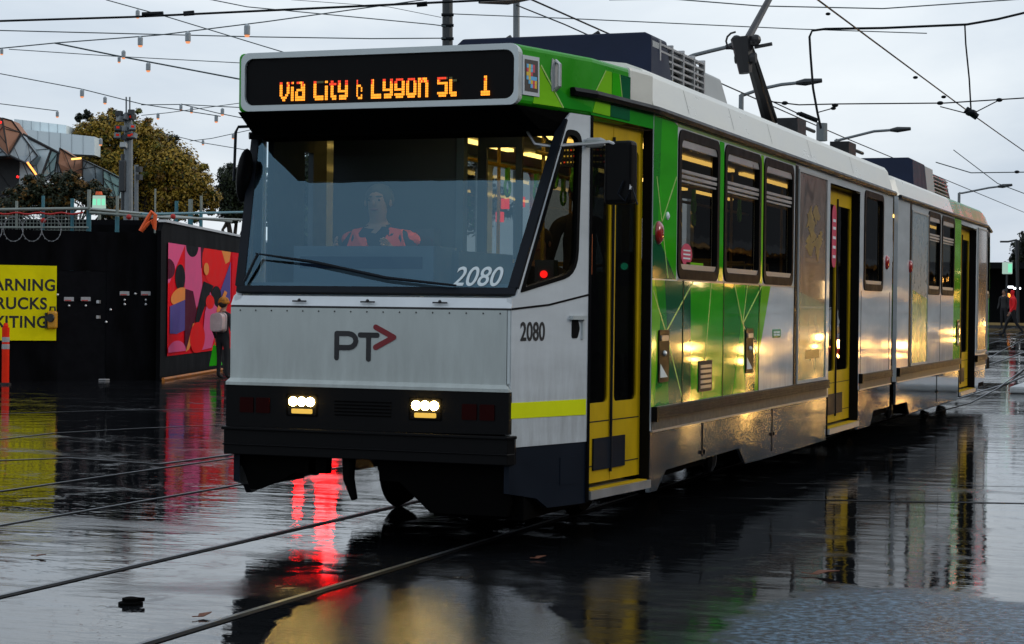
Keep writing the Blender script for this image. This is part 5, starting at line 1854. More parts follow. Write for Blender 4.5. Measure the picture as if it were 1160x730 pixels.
def tree(name, base, crown_px, depth, keys, label, n, size, seed, cat='tree', clump=1.2, trunk=.3, nclump=26):
    """crown_px: list of (px, py, radius px) lobes at the given depth"""
    rnd = random.Random(seed)
    root = empty(name, base, label, cat)
    lobes = [(P(x, y, depth + rnd.uniform(-1, 1) * r_ * depth / FPX * .6), r_ * depth / FPX) for x, y, r_ in crown_px]
    b = MB()
    cz = sum(c.z for c, _ in lobes) / len(lobes)
    b.tube([Vector(base), Vector(base) + Vector((.1, .1, cz * .35)), Vector((base[0], base[1], cz * .7))], [trunk * 1.3, trunk, trunk * .7], 'bark', 10)
    for c, r_ in lobes:
        st = Vector((base[0], base[1], cz * rnd.uniform(.35, .65)))
        mid = (st + c) / 2 + Vector((rnd.uniform(-.4, .4), rnd.uniform(-.4, .4), .3))
        b.tube([st, mid, c], [trunk * .5, trunk * .3, trunk * .1], 'bark', 6)
        for _ in range(4):
            e = c + Vector((rnd.gauss(0, 1), rnd.gauss(0, 1), rnd.gauss(0, .8))).normalized() * r_ * .85
            b.tube([mid, (c + e) / 2, e], [trunk * .2, trunk * .1, trunk * .03], 'bark', 5)
    b.build('trunk', root)
    clumps = []
    for c, r_ in lobes:
        for _ in range(max(3, int(nclump * r_ / max(q[1] for q in lobes)))):
            d = Vector((rnd.gauss(0, 1), rnd.gauss(0, 1), rnd.gauss(0, 1))).normalized() * r_ * rnd.uniform(.25, .92)
            clumps.append((c + d, r_ * rnd.uniform(.18, .36) * clump, rnd.choice(keys)))
    b = MB()
    leaf_cloud(b, clumps, int(n * .68), size, keys, rnd)
    leaf_cloud(b, [(c, r_ * .92, keys[0]) for c, r_ in lobes], int(n * .32), size, keys, rnd)
    o = b.build('crown', None, recalc=False); 
    me = o.data
    for v in me.vertices: v.co -= Vector(base)
    o.parent = root
    return root
M['leaf_moss'] = leafmat('leaf_moss', (.085, .095, .014))
GK = ['leaf_gold', 'leaf_olive', 'leaf_moss', 'leaf_brown', 'leaf_gold', 'leaf_moss', 'leaf_dark']
def base_at(px_, depth):
    q = P(px_, 400, depth); return Vector((q.x, q.y, road_z(q.y)))
tree('plane_tree', base_at(165, 100), [(98, 152, 20), (104, 178, 30), (122, 148, 28), (150, 158, 36), (175, 165, 28), (190, 185, 38), (214, 205, 32), (165, 205, 42), (128, 195, 38), (200, 225, 36), (150, 235, 36), (232, 225, 22)],
     100, GK, 'large autumn tree with golden brown leaves behind the floodlight mast', 120000, .085, 3, trunk=.35, nclump=70, clump=.62)
tree('evergreen_tree', base_at(262, 110), [(262, 200, 20), (256, 222, 20), (275, 215, 22), (285, 235, 24), (262, 240, 18)], 110, ['leaf_dark', 'leaf_green', 'leaf_black'],
     'dark green tree at the left edge of the tram', 26000, .085, 5, nclump=44, clump=.7)
tree('shrub', base_at(72, 62), [(40, 215, 22), (75, 212, 24), (105, 222, 22), (62, 232, 26), (20, 232, 22), (120, 235, 18), (-5, 236, 20)], 62, ['leaf_dark', 'leaf_brown', 'leaf_dark'],
     'broad dark shrub in front of the angular building', 34000, .055, 8, cat='shrub', nclump=60, clump=.7, trunk=.1)
tree('evergreen_tree', base_at(345, 92), [(320, 215, 40), (360, 200, 44), (400, 225, 40), (345, 250, 46), (390, 255, 40)], 92, ['leaf_dark', 'leaf_green', 'leaf_black'],
     'unseen dark evergreen added right behind the cab of the tram', 16000, .13, 21, nclump=30)  # unseen tree, added to darken the reflection under the tram
tree('evergreen_tree', base_at(480, 96), [(450, 220, 42), (500, 200, 46), (540, 230, 40), (490, 255, 46)], 96, ['leaf_dark', 'leaf_green', 'leaf_black'],
     'unseen dark evergreen added behind the tram, second from the cab', 14000, .13, 22, nclump=30)  # likewise unseen, added for a darker wet-road reflection
tree('evergreen_tree', base_at(1156, 125), [(1158, 285, 16), (1148, 305, 16), (1162, 312, 20), (1170, 270, 18), (1175, 300, 24), (1140, 322, 12), (1195, 285, 26), (1220, 300, 26)], 125, ['leaf_black', 'leaf_dark'],
     'dark evergreen tree beyond the rear of the tram', 22000, .11, 11, nclump=44, clump=.75)
tree('evergreen_tree', base_at(96, 150), [(48 + 52, 132, 7), (90, 132, 6)], 150, ['leaf_black', 'leaf_dark'], 'far treetop showing above the pale block', 900, .12, 12, nclump=6, trunk=.12)

# ---------------- angular building with zinc and sandstone shards
M['zinc'] = mat('zinc_panel', (.26, .31, .34), .45, metal=.2, var=.2, scale=.6); M['sand'] = mat('sandstone_panel', (.36, .17, .10), .7, var=.3, scale=.5)
M['pale_clad'] = mat('pale_cladding', (.78, .88, .90), .5, var=.04, scale=.4); M['glass_teal'] = mat('teal_glazing', (.28, .46, .46), .2, var=.15, scale=.5)
M['frame_dark'] = mat('dark_framing', (.018, .02, .022), .6)
BD = 85.0
bl = empty('angular_building', P(70, 345, BD), 'angular building of zinc and sandstone shards above the hoarding', 'building')
def shard(poly, key, d0=0, tilt=None, th=1.2, name='shard', depths=None):
    vs = [P(x, y, BD + (depths[i] if depths else d0)) for i, (x, y) in enumerate(poly)]
    bk = [v + fwdv * th for v in vs]
    n = len(vs)
    b = MB()
    b.raw(vs + bk, [tuple(range(n)), tuple(reversed(range(n, 2 * n)))] + [(i, n + i, n + (i + 1) % n, (i + 1) % n) for i in range(n)], key)
    o = b.build(name, bl)
    b = MB()
    cxy = Vector((sum(v.x for v in vs) / n, sum(v.y for v in vs) / n, sum(v.z for v in vs) / n))
    for i in range(n):
        b.tube([vs[i] - fwdv * .05, vs[(i + 1) % n] - fwdv * .05], .028, 'frame_dark', 5)
    rr = random.Random(int(poly[0][0] * 7 + poly[0][1]))
    for _ in range(3):
        i = rr.randrange(n); j = (i + rr.randrange(1, n)) % n
        t1, t2 = rr.uniform(.2, .8), rr.uniform(.2, .8)
        b.tube([vs[i].lerp(vs[(i + 1) % n], t1) - fwdv * .04, vs[j].lerp(vs[(j + 1) % n], t2) - fwdv * .04], .016, 'frame_dark', 5)
    b.build('seam', o)
    return o
shard([(-60, 130), (2, 134), (10, 175), (9, 178), (-60, 180)], 'sand', 0)
shard([(3, 134), (14, 137), (22, 148), (25, 152), (10, 176)], 'sand', .6, depths=[0, .5, .8, .9, .2])
shard([(-60, 181), (9, 177), (-10, 158), (-60, 160)], 'zinc', -.3)
shard([(10, 177), (25, 153), (43, 177), (33, 186)], 'zinc', .4, depths=[0, .8, 1.0, .3])
shard([(-60, 182), (8, 178), (22, 182), (20, 240), (-60, 240)], 'frame_dark', 1.4)
shard([(22, 182), (34, 188), (42, 205), (40, 240), (20, 240)], 'pale_clad', 1.2)
shard([(26, 154), (66, 174), (64, 200), (36, 205), (34, 187), (44, 177)], 'pale_clad', 1.6)
shard([(58, 170), (68, 175), (62, 198), (47, 202)], 'glass_teal', 1.0)
shard([(68, 168), (84, 178), (94, 181), (94, 200), (70, 197), (66, 185)], 'sand', .2, depths=[0, .6, .9, .8, .2, 0])
shard([(66, 172), (70, 196), (62, 196)], 'zinc', .5)
shard([(94, 181), (117, 192), (118, 222), (94, 205)], 'zinc', .5, depths=[0, .6, .9, .3])
shard([(117, 192), (138, 203), (135, 224), (118, 222)], 'glass_teal', .9, depths=[0, .8, 1.0, .4])
b = MB()
for a, c in (((26, 152), (68, 174)), ((58, 170), (47, 200)), ((10, 176), (33, 187))):
    b.tube([P(*a, BD - .3), P(*c, BD - .3)], .055, 'frame_dark', 6)
b.build('frame_bar', bl)
M['strip_orange'] = emit('orange_strip_lit', (1, .32, .06), 2.5); M['strip_gold'] = emit('gold_strip_lit', (1, .55, .12), 2.0)
b = MB()
b.tube([P(31, 184, BD - .5), P(41, 198, BD - .5)], .045, 'strip_orange', 6)
b.tube([P(81, 180.5, BD - .5), P(92, 179.5, BD - .5)], .045, 'strip_gold', 6)
b.tube([P(-2, 138, BD - .5), P(1.5, 139, BD - .5)], .05, 'red_small', 6)
b.tube([P(19, 200, BD - .5), P(21, 201, BD - .5)], .05, 'red_small', 6)
b.build('strip_light', bl)
pb = empty('pale_building', P(70, 345, 98), 'plain pale boxy block behind the angular shards', 'building')
def block(poly, d, th, key, name):
    vs = [P(x, y, d) for x, y in poly]; bk = [v + fwdv * th for v in vs]; n = len(vs)
    b = MB()
    b.raw(vs + bk, [tuple(range(n)), tuple(reversed(range(n, 2 * n)))] + [(i, n + i, n + (i + 1) % n, (i + 1) % n) for i in range(n)], key)
    o = b.build(name, pb)
    b = MB()
    for k in range(1, 6):
        t = k / 6
        b.tube([vs[0].lerp(vs[1], t) - fwdv * .02, vs[3].lerp(vs[2], t) - fwdv * .02], .010, 'zinc', 4)
    b.build('panel_joint', o)
block([(16, 135), (75, 142), (75, 182), (16, 176)], 98.0, 9, 'pale_clad', 'wall')
block([(30, 147), (107, 155), (107, 176), (30, 172)], 96.5, 1.4, 'pale_clad', 'wall')
M['low_wall'] = mat('dark_low_wall', (.02, .02, .02), .8)
# lighting mast
M['pole_grey'] = mat('galvanised_pole', (.17, .19, .20), .5, metal=.3, var=.15); M['pole_dark'] = mat('dark_pole', (.02, .025, .028), .5, var=.2)
MD = 70.0
mast = empty('floodlight_mast', base_at(145, MD), 'tall grey mast crowded with floodlights before the golden tree', 'mast')
b = MB()
b.tube([base_at(145, MD), P(145.5, 128, MD)], [.20, .15], 'pole_grey', 12)
b.tube([P(140, 240, MD), P(140, 175, MD)], .10, 'pole_dark', 8)
b.tube([P(143, 150, MD), P(143, 110, MD)], .03, 'pole_grey', 6)
b.tube([P(147, 150, MD), P(147, 110, MD)], .03, 'pole_grey', 6)
b.build('pole', mast)
b = MB()
for y_ in (130, 137, 148, 155):
    b = MB(); b.tube([P(133, y_, MD), P(152, y_, MD)], .03, 'pole_dark', 6); b.build('crossarm', mast)
rnd = random.Random(5)
for (px_, py_) in ((135, 129), (149, 128), (136, 135), (142, 133), (150, 133), (134, 146), (140, 146), (150, 145), (133, 154), (146, 155), (151, 154), (142, 156), (140, 165)):
    b = MB()
    c = P(px_, py_, MD - .25)
    mt_ = Matrix.Translation(c) @ Matrix.Rotation(rnd.uniform(-.6, .6), 4, 'Z') @ Matrix.Rotation(R_(rnd.uniform(-20, 5)), 4, 'X')
    b.box((-.12, -.10, -.10), (.12, .10, .10), rnd.choice(['pole_dark', 'pole_grey', 'grey_box', 'pole_dark']), mt_)
    fl = b.build('floodlight', mast, bevel=.02)
    if rnd.random() < .35:
        b = MB(); b.box((-.05, -.108, -.03), (.06, -.101, .05), 'post_red', mt_); b.build('lens', fl)
b = MB()
b.box(tuple(P(141, 218, MD) - Vector((.14, .2, 0))), tuple(P(141, 182, MD) + Vector((.14, .1, 0))), 'pole_dark')
b.build('cabinet', mast, bevel=.05)
cp = empty('camera_pole', base_at(154.5, 68), 'thin grey pole right of the floodlight mast', 'pole')
b = MB(); b.tube([base_at(154.5, 68), P(154.5, 187, 68)], .07, 'pole_grey', 8); b.build('pole', cp)
b = MB()
for y_ in (192, 201): b.box(tuple(P(157.5, y_ + 3, 67.8) - Vector((.07, .1, 0))), tuple(P(157.5, y_ - 3, 67.8) + Vector((.09, .1, 0))), 'pole_dark')
b.build('fitting', cp)

# ---------------- overhead wires and lanterns, left
M['cable'] = mat('cable_black', (.008, .010, .012), .5, spec=.1); M['cable_teal'] = mat('cable_weathered', (.06, .085, .09), .5)
M['lantern'] = mat('lantern_grey', (.34, .38, .40), .45, var=.2); M['lantern_glow'] = emit('lantern_lit', (1.0, .38, .16), .8)
def wire(pts, r_, key, label, sag=0.0, cat='overhead wire', group='wires strung across the sky'):
    """pts: (px, py, depth)"""
    q = [P(*p) for p in pts]
    out = []
    for i in range(len(q) - 1):
        m_ = 10
        for k in range(m_):
            t = k / m_
            v = q[i].lerp(q[i + 1], t)
            v.z -= sag * 4 * t * (1 - t)
            out.append(v)
    out.append(q[-1])
    b = MB()
    b.tube(out, r_, key, 5)
    o = b.build('overhead_wire')
    tag(o, label, cat, group)
    return o
wire([(-30, 25, 34), (150, 19.5, 33), (560, 0, 31), (700, -12, 30)], .020, 'cable', 'thick black wire rising to the right across the top left of the sky')
wire([(-30, 34, 40), (290, 42, 40), (420, 44, 40), (505, 43.5, 40)], .012, 'cable_teal', 'long level wire reaching the dark pole above the destination sign')
wire([(-30, 58, 38), (62, 49, 38), (180, 40, 38), (300, 25, 38), (480, 0, 38)], .012, 'cable_teal', 'thin wire with two lanterns rising left to right under the thick black wire', group=None)
wire([(62, 49, 38), (130, 63, 38), (272, 90, 38), (330, 100, 38)], .016, 'cable_teal', 'thin wire falling to the left end of the destination sign', group=None)
wire([(10, 56, 45), (130, 64, 45), (272, 71.5, 45)], .010, 'cable_teal', 'faint wire ending behind the destination sign', group=None)
wire([(120, 0, 36), (185, 18, 36), (300, 53, 36), (330, 62, 36)], .010, 'cable_teal', 'faint wire slanting down through the thick black wire', group=None)
wire([(190, -10, 40), (280, 8, 40), (490, 28, 40), (505, 30, 40)], .011, 'cable_teal', 'wire falling to an insulator at the dark pole', group=None)
wire([(-30, 78, 44), (92, 101, 44), (160, 118, 44), (250, 132, 44)], .011, 'cable_teal', 'wire with two lanterns above the pale block', group=None)
wire([(-30, 114, 44), (66, 126, 44)], .010, 'cable_teal', 'short wire with one lantern above the sandstone shard', group=None)
wire([(160, 119, 46), (205, 118.5, 46), (272, 122, 46), (330, 119, 46)], .011, 'cable_teal', 'level wire of lanterns right of the floodlight mast', group=None)
wire([(205, 118, 46), (245, 128, 46), (290, 137, 46)], .011, 'cable_teal', 'wire with a lantern meeting the headboard corner', group=None)
wire([(180, 150, 46), (230, 162, 46), (290, 172, 46)], .009, 'cable_teal', 'wire crossing in a shallow X left of the mirror', group=None)
wire([(160, 131, 46), (190, 128, 46), (272, 117, 46)], .009, 'cable_teal', 'faint rising wire above the golden tree', group=None)
wire([(215, 160, 46), (240, 157, 46), (290, 146, 46)], .009, 'cable_teal', 'rising wire with a lantern near the left mirror', group=None)
wire([(330, 0, 50), (440, 8, 50), (500, 20, 50)], .008, 'cable_teal', 'hair-thin wire above the destination sign', group=None)
lant = None
LN = [(156, 15, 36, 8), (159, 46, 38, 10), (213, 41, 38, 11), (280, 33, 38, 12), (140, 61, 38, 8), (135, 67, 38, 6), (168, 75, 38, 9), (2, 58, 38, 6), (93, 105, 44, 8), (119, 113, 44, 7),
      (65, 129, 44, 6), (205, 121, 46, 6), (217, 124, 46, 6), (252, 126, 46, 7), (245, 134, 46, 7), (179, 131, 46, 6), (230, 161, 46, 5), (264, 154, 46, 5), (114, 160, 46, 7)]
LL = ['at the crossing with the thick black wire', 'left of the three along the upper thin wire', 'middle of the three along the upper thin wire', 'nearest the top left of the destination sign',
      'upper of two close together in the open sky', 'lower of two close together in the open sky', 'on the wire falling towards the destination sign', 'at the left edge of the photo',
      'above the right end of the pale block', 'left of the mast on the wire falling to it', 'above the angular building alone', 'just right of the mast on the level wire', 'second right of the mast on the level wire',
      'closest under the destination sign on the level wire', 'darkest hanging below the level wire', 'over the golden tree under the level wire', 'at the crossing of two wires above the tree', 'smallest beside the left mirror', 'in front of the golden tree left of the mast']
def lantern_obj():
    b = MB()
    b.lathe([(.055, -.28), (.065, -.26), (.065, -.05), (.03, -.01), (.012, .0)], (0, 0, 0), 'lantern', 12)
    body = b
    return body
first = None
for (px_, py_, dd, hh), lab in zip(LN, LL):
    c = P(px_, py_ - hh / 2, dd)
    sc_ = 1.25 * hh * dd / FPX / .28
    r0 = empty('lantern', c, 'small grey lantern ' + lab, 'lantern', 'festoon lanterns hung on wires')
    if first is None:
        b = MB(); b.lathe([(.058, -.24), (.066, -.225), (.066, -.05), (.03, -.01), (.012, .0)], (0, 0, 0), 'lantern', 12)
        o1 = b.build('lamp_body', None)
        b = MB(); b.lathe([(.035, -.285), (.052, -.27), (.056, -.241)], (0, 0, 0), 'lantern_glow', 12)
        o2 = b.build('bulb', None)
        first = (o1, o2)
        o1.parent = r0; o2.parent = r0
    else:
        for q in first:
            c_ = q.copy(); COL.objects.link(c_); c_.parent = r0
    r0.scale = (sc_, sc_, sc_)
for px_, py_, wl, lab in ((173, 16.3, 12, 'longest dark clamp on the thick black wire at top left'), (214, 15.3, 6, 'short dark clamp right of the longest on the thick wire'), (478, 5, 6, 'dark clamp on the thick wire left of the dark pole')):
    b = MB(); b.tube([P(px_ - wl, py_ + .5, 32.9), P(px_ + wl, py_ - .5, 32.9)], .045, 'cable', 6)
    tag(b.build('wire_clamp'), lab, 'clamp')

# poles behind the roof
dp = empty('tram_pole', base_at(507, 42), 'dark catenary pole rising behind the roof of the tram', 'pole')
b = MB(); b.tube([base_at(507, 42), P(507, -25, 42)], .115, 'pole_dark', 12); b.build('pole', dp)
b = MB()
for y_ in (17, 29, 44): b.tube([P(500, y_, 41.9), P(514, y_, 41.9)], .035, 'cable', 6)
b.build('bracket', dp)
lp = empty('street_lamp', base_at(585, 48), 'grey steel lamp post with flat head behind the roof unit', 'street lamp')
b = MB(); b.tube([base_at(585, 48), P(585, -12, 48)], .085, 'pole_grey', 10); b.build('pole', lp)
b = MB(); b.tube([P(543, 3, 46), P(575, 1, 47), P(608, -4, 48)], [.03, .10, .06], 'pole_dark', 8); b.build('lamp_head', lp)
wire([(512, 16, 42), (640, 21, 40), (900, 33, 40), (1050, 38, 40)], .011, 'cable_teal', 'thin wire running right from the dark pole over the roof', group=None)
wire([(585, 6, 44), (640, 28, 42), (680, 46, 40)], .016, 'cable', 'black wire dropping from the lamp head to the roof unit', group=None)

# overhead on the right
def ywire(x, z, y0, y1, label, r_=.012, sag=.0):
    b = MB()
    n = 24
    pts = [(x, y0 + (y1 - y0) * k / n, z + road_z(y0 + (y1 - y0) * k / n) * .3 - sag * math.sin(math.pi * k / n)) for k in range(n + 1)]
    b.tube(pts, r_, 'cable', 5)
    tag(b.build('overhead_wire'), label, 'overhead wire')
ywire(0.0, ZW, -20, 90, 'contact wire above the tram slanting down the right of the sky', .013)
ywire(-3.4, ZW - .1, 5, 120, 'contact wire of the other track low over the tram roof', .013)
wire([(690, 0, 30), (760, -1, 30), (860, 7, 30), (1000, 10, 30), (1175, -2, 30)], .010, 'cable_teal', 'thin sagging wire along the top right of the sky', group=None)
fw = MB()
fpts = [P(*q, 33) for q in ((930, 146), (926, 128), (921, 100), (918, 60), (917, 42), (920, 35), (935, 33), (1000, 32), (1095, 28), (1130, 22), (1180, 10))]
fw.tube(fpts, .022, 'cable', 6)
fw.tube([P(*q, 33) for q in ((1093, 29), (1094, 50), (1098, 90), (1100, 126))], .015, 'cable', 6)
tag(fw.build('feeder_cable'), 'thick black feeder cable bent over the sky with two drops', 'cable')
wire([(870, 115, 34), (905, 119, 34), (950, 118, 34), (1070, 117, 34), (1180, 110, 34)], .012, 'cable', 'span wire with insulators level across the right sky', group=None)
wire([(925, 128, 34), (943, 123, 34), (948, 119, 34)], .010, 'cable', 'short stay wire above the roof joining the span wire', group=None)
wire([(1065, 121, 34), (1100, 130, 34), (1133, 113, 34)], .010, 'cable', 'short V of stay wire under the feeder drop', group=None)
wire([(1060, 184, 50), (1100, 196, 50), (1180, 195, 50)], .014, 'cable_teal', 'span wire at the lower right of the sky', group=None)
wire([(870, 113, 34), (930, 141, 34)], .011, 'cable', 'stay wire falling to the feeder foot', group=None)
wire([(1080, 170, 70), (1130, 208, 70), (1175, 225, 70)], .016, 'cable_teal', 'faint low wire beyond the rear of the tram', group=None)
INS = [(889, 117, 34, .06, 'left of the feeder foot on the span wire'), (946, 119.5, 34, .06, 'right of the feeder foot on the span wire'), (1065, 117, 34, .06, 'left of the feeder drop on the span wire'),
       (1132, 113.5, 34, .06, 'right of the feeder drop on the span wire'), (905, 129, 34, .05, 'first above the roof on the falling stay wire'), (915, 133, 34, .06, 'second above the roof on the falling stay wire'),
       (938, 16, 33, .045, 'near the top of the contact wire'), (1037, 88, 33, .045, 'half way down the contact wire'), (1069, 110, 33, .045, 'on the contact wire just above the feeder drop'),
       (1152, 195, 50, .07, 'on the lowest span wire at the right edge'), (944, 123, 34, .05, 'on the short stay wire over the roof')]
for px_, py_, dd, r_, lab in INS:
    b = MB(); b.ball(P(px_, py_, dd), (r_, r_, r_ * .6), 'cable', 8, 6)
    tag(b.build('wire_insulator'), 'small dark insulator ' + lab, 'insulator', 'insulators on the right wires')
b = MB(); b.ball(P(1100, 128, 33), (.10, .10, .06), 'cable', 8, 6); b.tube([P(1094, 124, 33), P(1107, 133, 33)], .06, 'cable', 6)
tag(b.build('section_insulator'), 'chunky dark fitting where the feeder drop meets the contact wire', 'insulator')
b = MB(); b.tube([P(906, 129, 34), P(926, 137, 34)], .045, 'cable', 6)
tag(b.build('section_insulator'), 'dark fitting at the foot of the bent feeder cable above the roof', 'insulator')
ip = MB(); ip.tube([P(931, 160, 34), P(931, 140, 34)], .10, 'pole_grey', 8)
tag(ip.build('insulator_post'), 'short grey insulator post showing above the tram roof', 'insulator')

def street_lamp(pts, depth, label, n=10):
    base = base_at(pts[0][0] - 6, depth)
    root = empty('street_lamp', base, label, 'street lamp', 'curved arm street lamps beyond the tram')
    q = [P(x, y, depth) for x, y in pts]
    b = MB()
    b.tube([base, Vector((base.x, base.y, q[0].z * .6)), Vector((base.x, base.y, q[0].z))], [.12, .10, .08], 'pole_grey', 10)
    b.build('pole', root)
    b = MB()
    b.tube([Vector((base.x, base.y, q[0].z))] + q, .055, 'pole_grey', 8)
    b.build('arm', root)
    b = MB()
    e = q[-1]; d = (q[-1] - q[-2]).normalized()
    b.tube([e - d * .1, e + d * .2, e + d * .75], [.06, .12, .07], 'pole_dark', 8)
    b.build('lamp_head', root)
street_lamp([(842, 108), (862, 101), (885, 96), (905, 94)], 63, 'street lamp with the curved arm closest to the pantograph')
street_lamp([(770, 70), (785, 63), (805, 58), (826, 53)], 52, 'street lamp whose arm shows behind the roof unit grille')
street_lamp([(950, 159), (970, 154), (990, 149), (1011, 147.5)], 80, 'street lamp arm above the middle of the tram roof')
street_lamp([(1090, 219), (1105, 216), (1120, 213), (1132, 211.5)], 112, 'street lamp arm above the rear of the tram, farthest away')

# ---------------- far right
M['tan'] = mat('tactile_tan', (.38, .25, .09), .7); M['kerb'] = mat('kerb_pale', (.50, .52, .52), .6, var=.15); M['shel'] = mat('shelter_dark', (.006, .007, .008), .6, spec=.06)
kq = P(1172, 446, 37.5)
b = MB()
b.box((kq.x - .42, kq.y - .5, 0.0), (kq.x + 2.5, kq.y + 4, .14), 'kerb')
tag(b.build('kerb_island', bevel=.04), 'pale raised kerb island at the right edge of the road', 'kerb', kind='structure')
sb = P(1150, 370, 92); sb.z = road_z(sb.y)
b = MB()
b.box((sb.x - 14, sb.y - 4, sb.z - .3), (sb.x + 7, sb.y + 14, sb.z + .10), 'road')
b.box((sb.x - 14, sb.y - 4.02, sb.z + .02), (sb.x + 7, sb.y - 3.6, sb.z + .13), 'tan')
tag(b.build('tram_stop_platform'), 'low platform with a tan edge behind the tram', 'platform', kind='structure')
sh = empty('tram_shelter', sb + Vector((0, 6, .1)), 'dark tram stop shelter with small white lamps beyond the tram', 'shelter')
b = MB()
b.box((sb.x - 9, sb.y + 3, sb.z + 2.75), (sb.x + 9, sb.y + 6.5, sb.z + 3.05), 'shel')
b.build('roof', sh)
b = MB()
b.box((sb.x - 9, sb.y + 6.2, sb.z + .1), (sb.x + 9, sb.y + 6.4, sb.z + 2.75), 'shel')
b.build('back_wall', sh)
for x in (-8, -3, 2, 7):
    b = MB(); b.tube([(sb.x + x, sb.y + 3.2, sb.z + .1), (sb.x + x, sb.y + 3.2, sb.z + 2.75)], .06, 'shel', 8); b.build('post', sh)
M['lamp_white'] = emit('shelter_lamp_lit', (.9, .95, 1.0), 5.0); M['lamp_orange'] = emit('amber_lamp_lit', (1, .30, .04), 2.0)
for px_, py_ in ((1143.5, 325), (1152, 326.5)):
    c = P(px_, py_, 94)
    b = MB(); b.box((c.x - .16, c.y - .05, c.z - .06), (c.x + .16, c.y + .2, c.z + .03), 'lamp_white'); b.build('lamp', sh)
c = P(1142, 335, 94); b = MB(); b.ball(c, .12, 'lamp_orange', 8, 6); b.build('lamp', sh)
c = P(1141.5, 304, 90)
ls = empty('lit_sign', c, 'small lit pale green sign on a post beyond the rear of the tram', 'sign')
b = MB(); b.plate(rrect(-.22, -.27, .22, .27, .03), c, right, Z3, -fwdv, .12, 'sign_white'); b.build('panel', ls)
b = MB(); b.plate([(.02, -.2), (.2, -.2), (.2, .2), (.02, .2)], c - fwdv * .01, right, Z3, -fwdv, .009, 'sign_lit'); b.build('symbol', ls)
b = MB(); b.tube([Vector((c.x, c.y, road_z(c.y))) + fwdv * .1, c + fwdv * .1], .05, 'pole_dark', 8); b.build('post', ls)
b = MB()
c0 = P(1133, 274, 90); c1 = P(1152, 272, 90)
st = empty('street_lamp', base_at(1165, 90), 'low lamp arm crossing in front of the far dark evergreen', 'street lamp')
b.tube([c0, P(1142, 274, 90), c1], .05, 'pole_dark', 6); b.build('arm', st)
b = MB(); b.tube([base_at(1153, 90), c1], .08, 'pole_dark', 8); b.build('pole', st)
# long dark building closing the street
db = empty('dark_building', P(1180, 340, 150), 'long dark building closing the street behind the shelter', 'building')
q = P(1120, 345, 150)
b = MB(); b.box((q.x - 30, q.y, 0), (q.x + 40, q.y + 12, q.z + 3.2), 'shel'); b.build('wall', db)
b = MB()
for k in range(16):
    b = MB(); b.box((q.x - 26 + k * 4, q.y - .03, q.z - .8), (q.x - 24.2 + k * 4, q.y - .005, q.z + 1.2), 'frame_dark'); b.build('window', db)

# traffic signal showing red on the far side of the tram (its glow lies on the wet road)
def signal(px_, py_, dd, r_, label):
    sp = P(px_, py_, dd); sbz = Vector((sp.x, sp.y, 0))
    ts = empty('traffic_light', sbz, label, 'traffic light', 'traffic signals behind the cab')
    b = MB(); b.tube([sbz, sp + Z3 * .5 + fwdv * .3], .06, 'pole_dark', 8); b.build('pole', ts)
    b = MB(); b.box((sp.x - r_ - .05, sp.y, sp.z - r_ * 5), (sp.x + r_ + .05, sp.y + .2, sp.z + r_ + .06), 'shel'); b.build('signal_head', ts, bevel=.03)
    b = MB(); b.lathe([(r_ - .01, -.03), (r_, -.01), (r_, .0)], sp, 'red_glow', 18, 'Y'); b.build('red_lamp', ts)
    for z in (-2.1, -4.0):
        b = MB(); b.lathe([(r_ - .01, -.03), (r_, -.01), (r_, .0)], sp + Z3 * z * r_, 'matte_black', 18, 'Y'); b.build('dark_lens', ts)
signal(372, 309, 36, .20, 'larger red traffic signal hidden behind the cab of the tram')
signal(341, 310, 40, .10, 'smaller red traffic signal hidden behind the cab of the tram')

# shopfronts across the road, out to the right: what the glossy side of the tram mirrors
shop = empty('shop_building', (17, 80, 0), 'long dark street building with warm lit shopfronts right of the road', 'building')
M['shop_wall'] = mat('shop_wall', (.03, .03, .031), .9, var=.2, scale=.3); M['shop_lit'] = emit('shop_window_lit', (1.0, .46, .09), 15.0); M['shop_pale'] = emit('shop_window_pale', (1.0, .66, .30), 17.0)
b = MB()
b.box((16, 40, 0), (28, 140, 13), 'shop_wall')
b.build('wall', shop)
rnd = random.Random(9)
y = 41.5
k_ = 0
while y < 138:
    wd = rnd.uniform(.4, 1.1)
    zb = rnd.choice([.6, 1.2, 1.9]); zt = zb + rnd.uniform(.4, .9)
    b = MB(); b.box((15.96, y, zb + road_z(y)), (15.99, y + wd, zt + road_z(y)), rnd.choice(['shop_lit', 'shop_pale'])); wo = b.build('shop_window', shop)
    b = MB(); b.box((15.90, y + wd / 2 - .04, zb + road_z(y)), (15.955, y + wd / 2 + .04, zt + road_z(y)), 'frame_dark'); b.build('mullion', wo)
    y += wd + rnd.uniform(2.5, 10)
b = MB(); b.box((14.2, 40, 3.7), (16, 140, 3.95), 'frame_dark'); b.build('awning', shop)
stn = empty('station_building', (30, 2, 0), 'long dark stone street building opposite the door side of the tram', 'building')
b = MB(); b.box((27, -34, 0), (42, 36, 9.5), 'shop_wall'); b.build('wall', stn)
b = MB(); b.box((26.6, -34, 9.5), (42, 36, 10.1), 'frame_dark'); b.build('cornice', stn)
for k_ in range(14):
    b = MB(); b.box((26.93, -31 + k_ * 4.8, 1.2), (26.99, -28.4 + k_ * 4.8, 4.6), 'frame_dark'); b.build('window', stn)

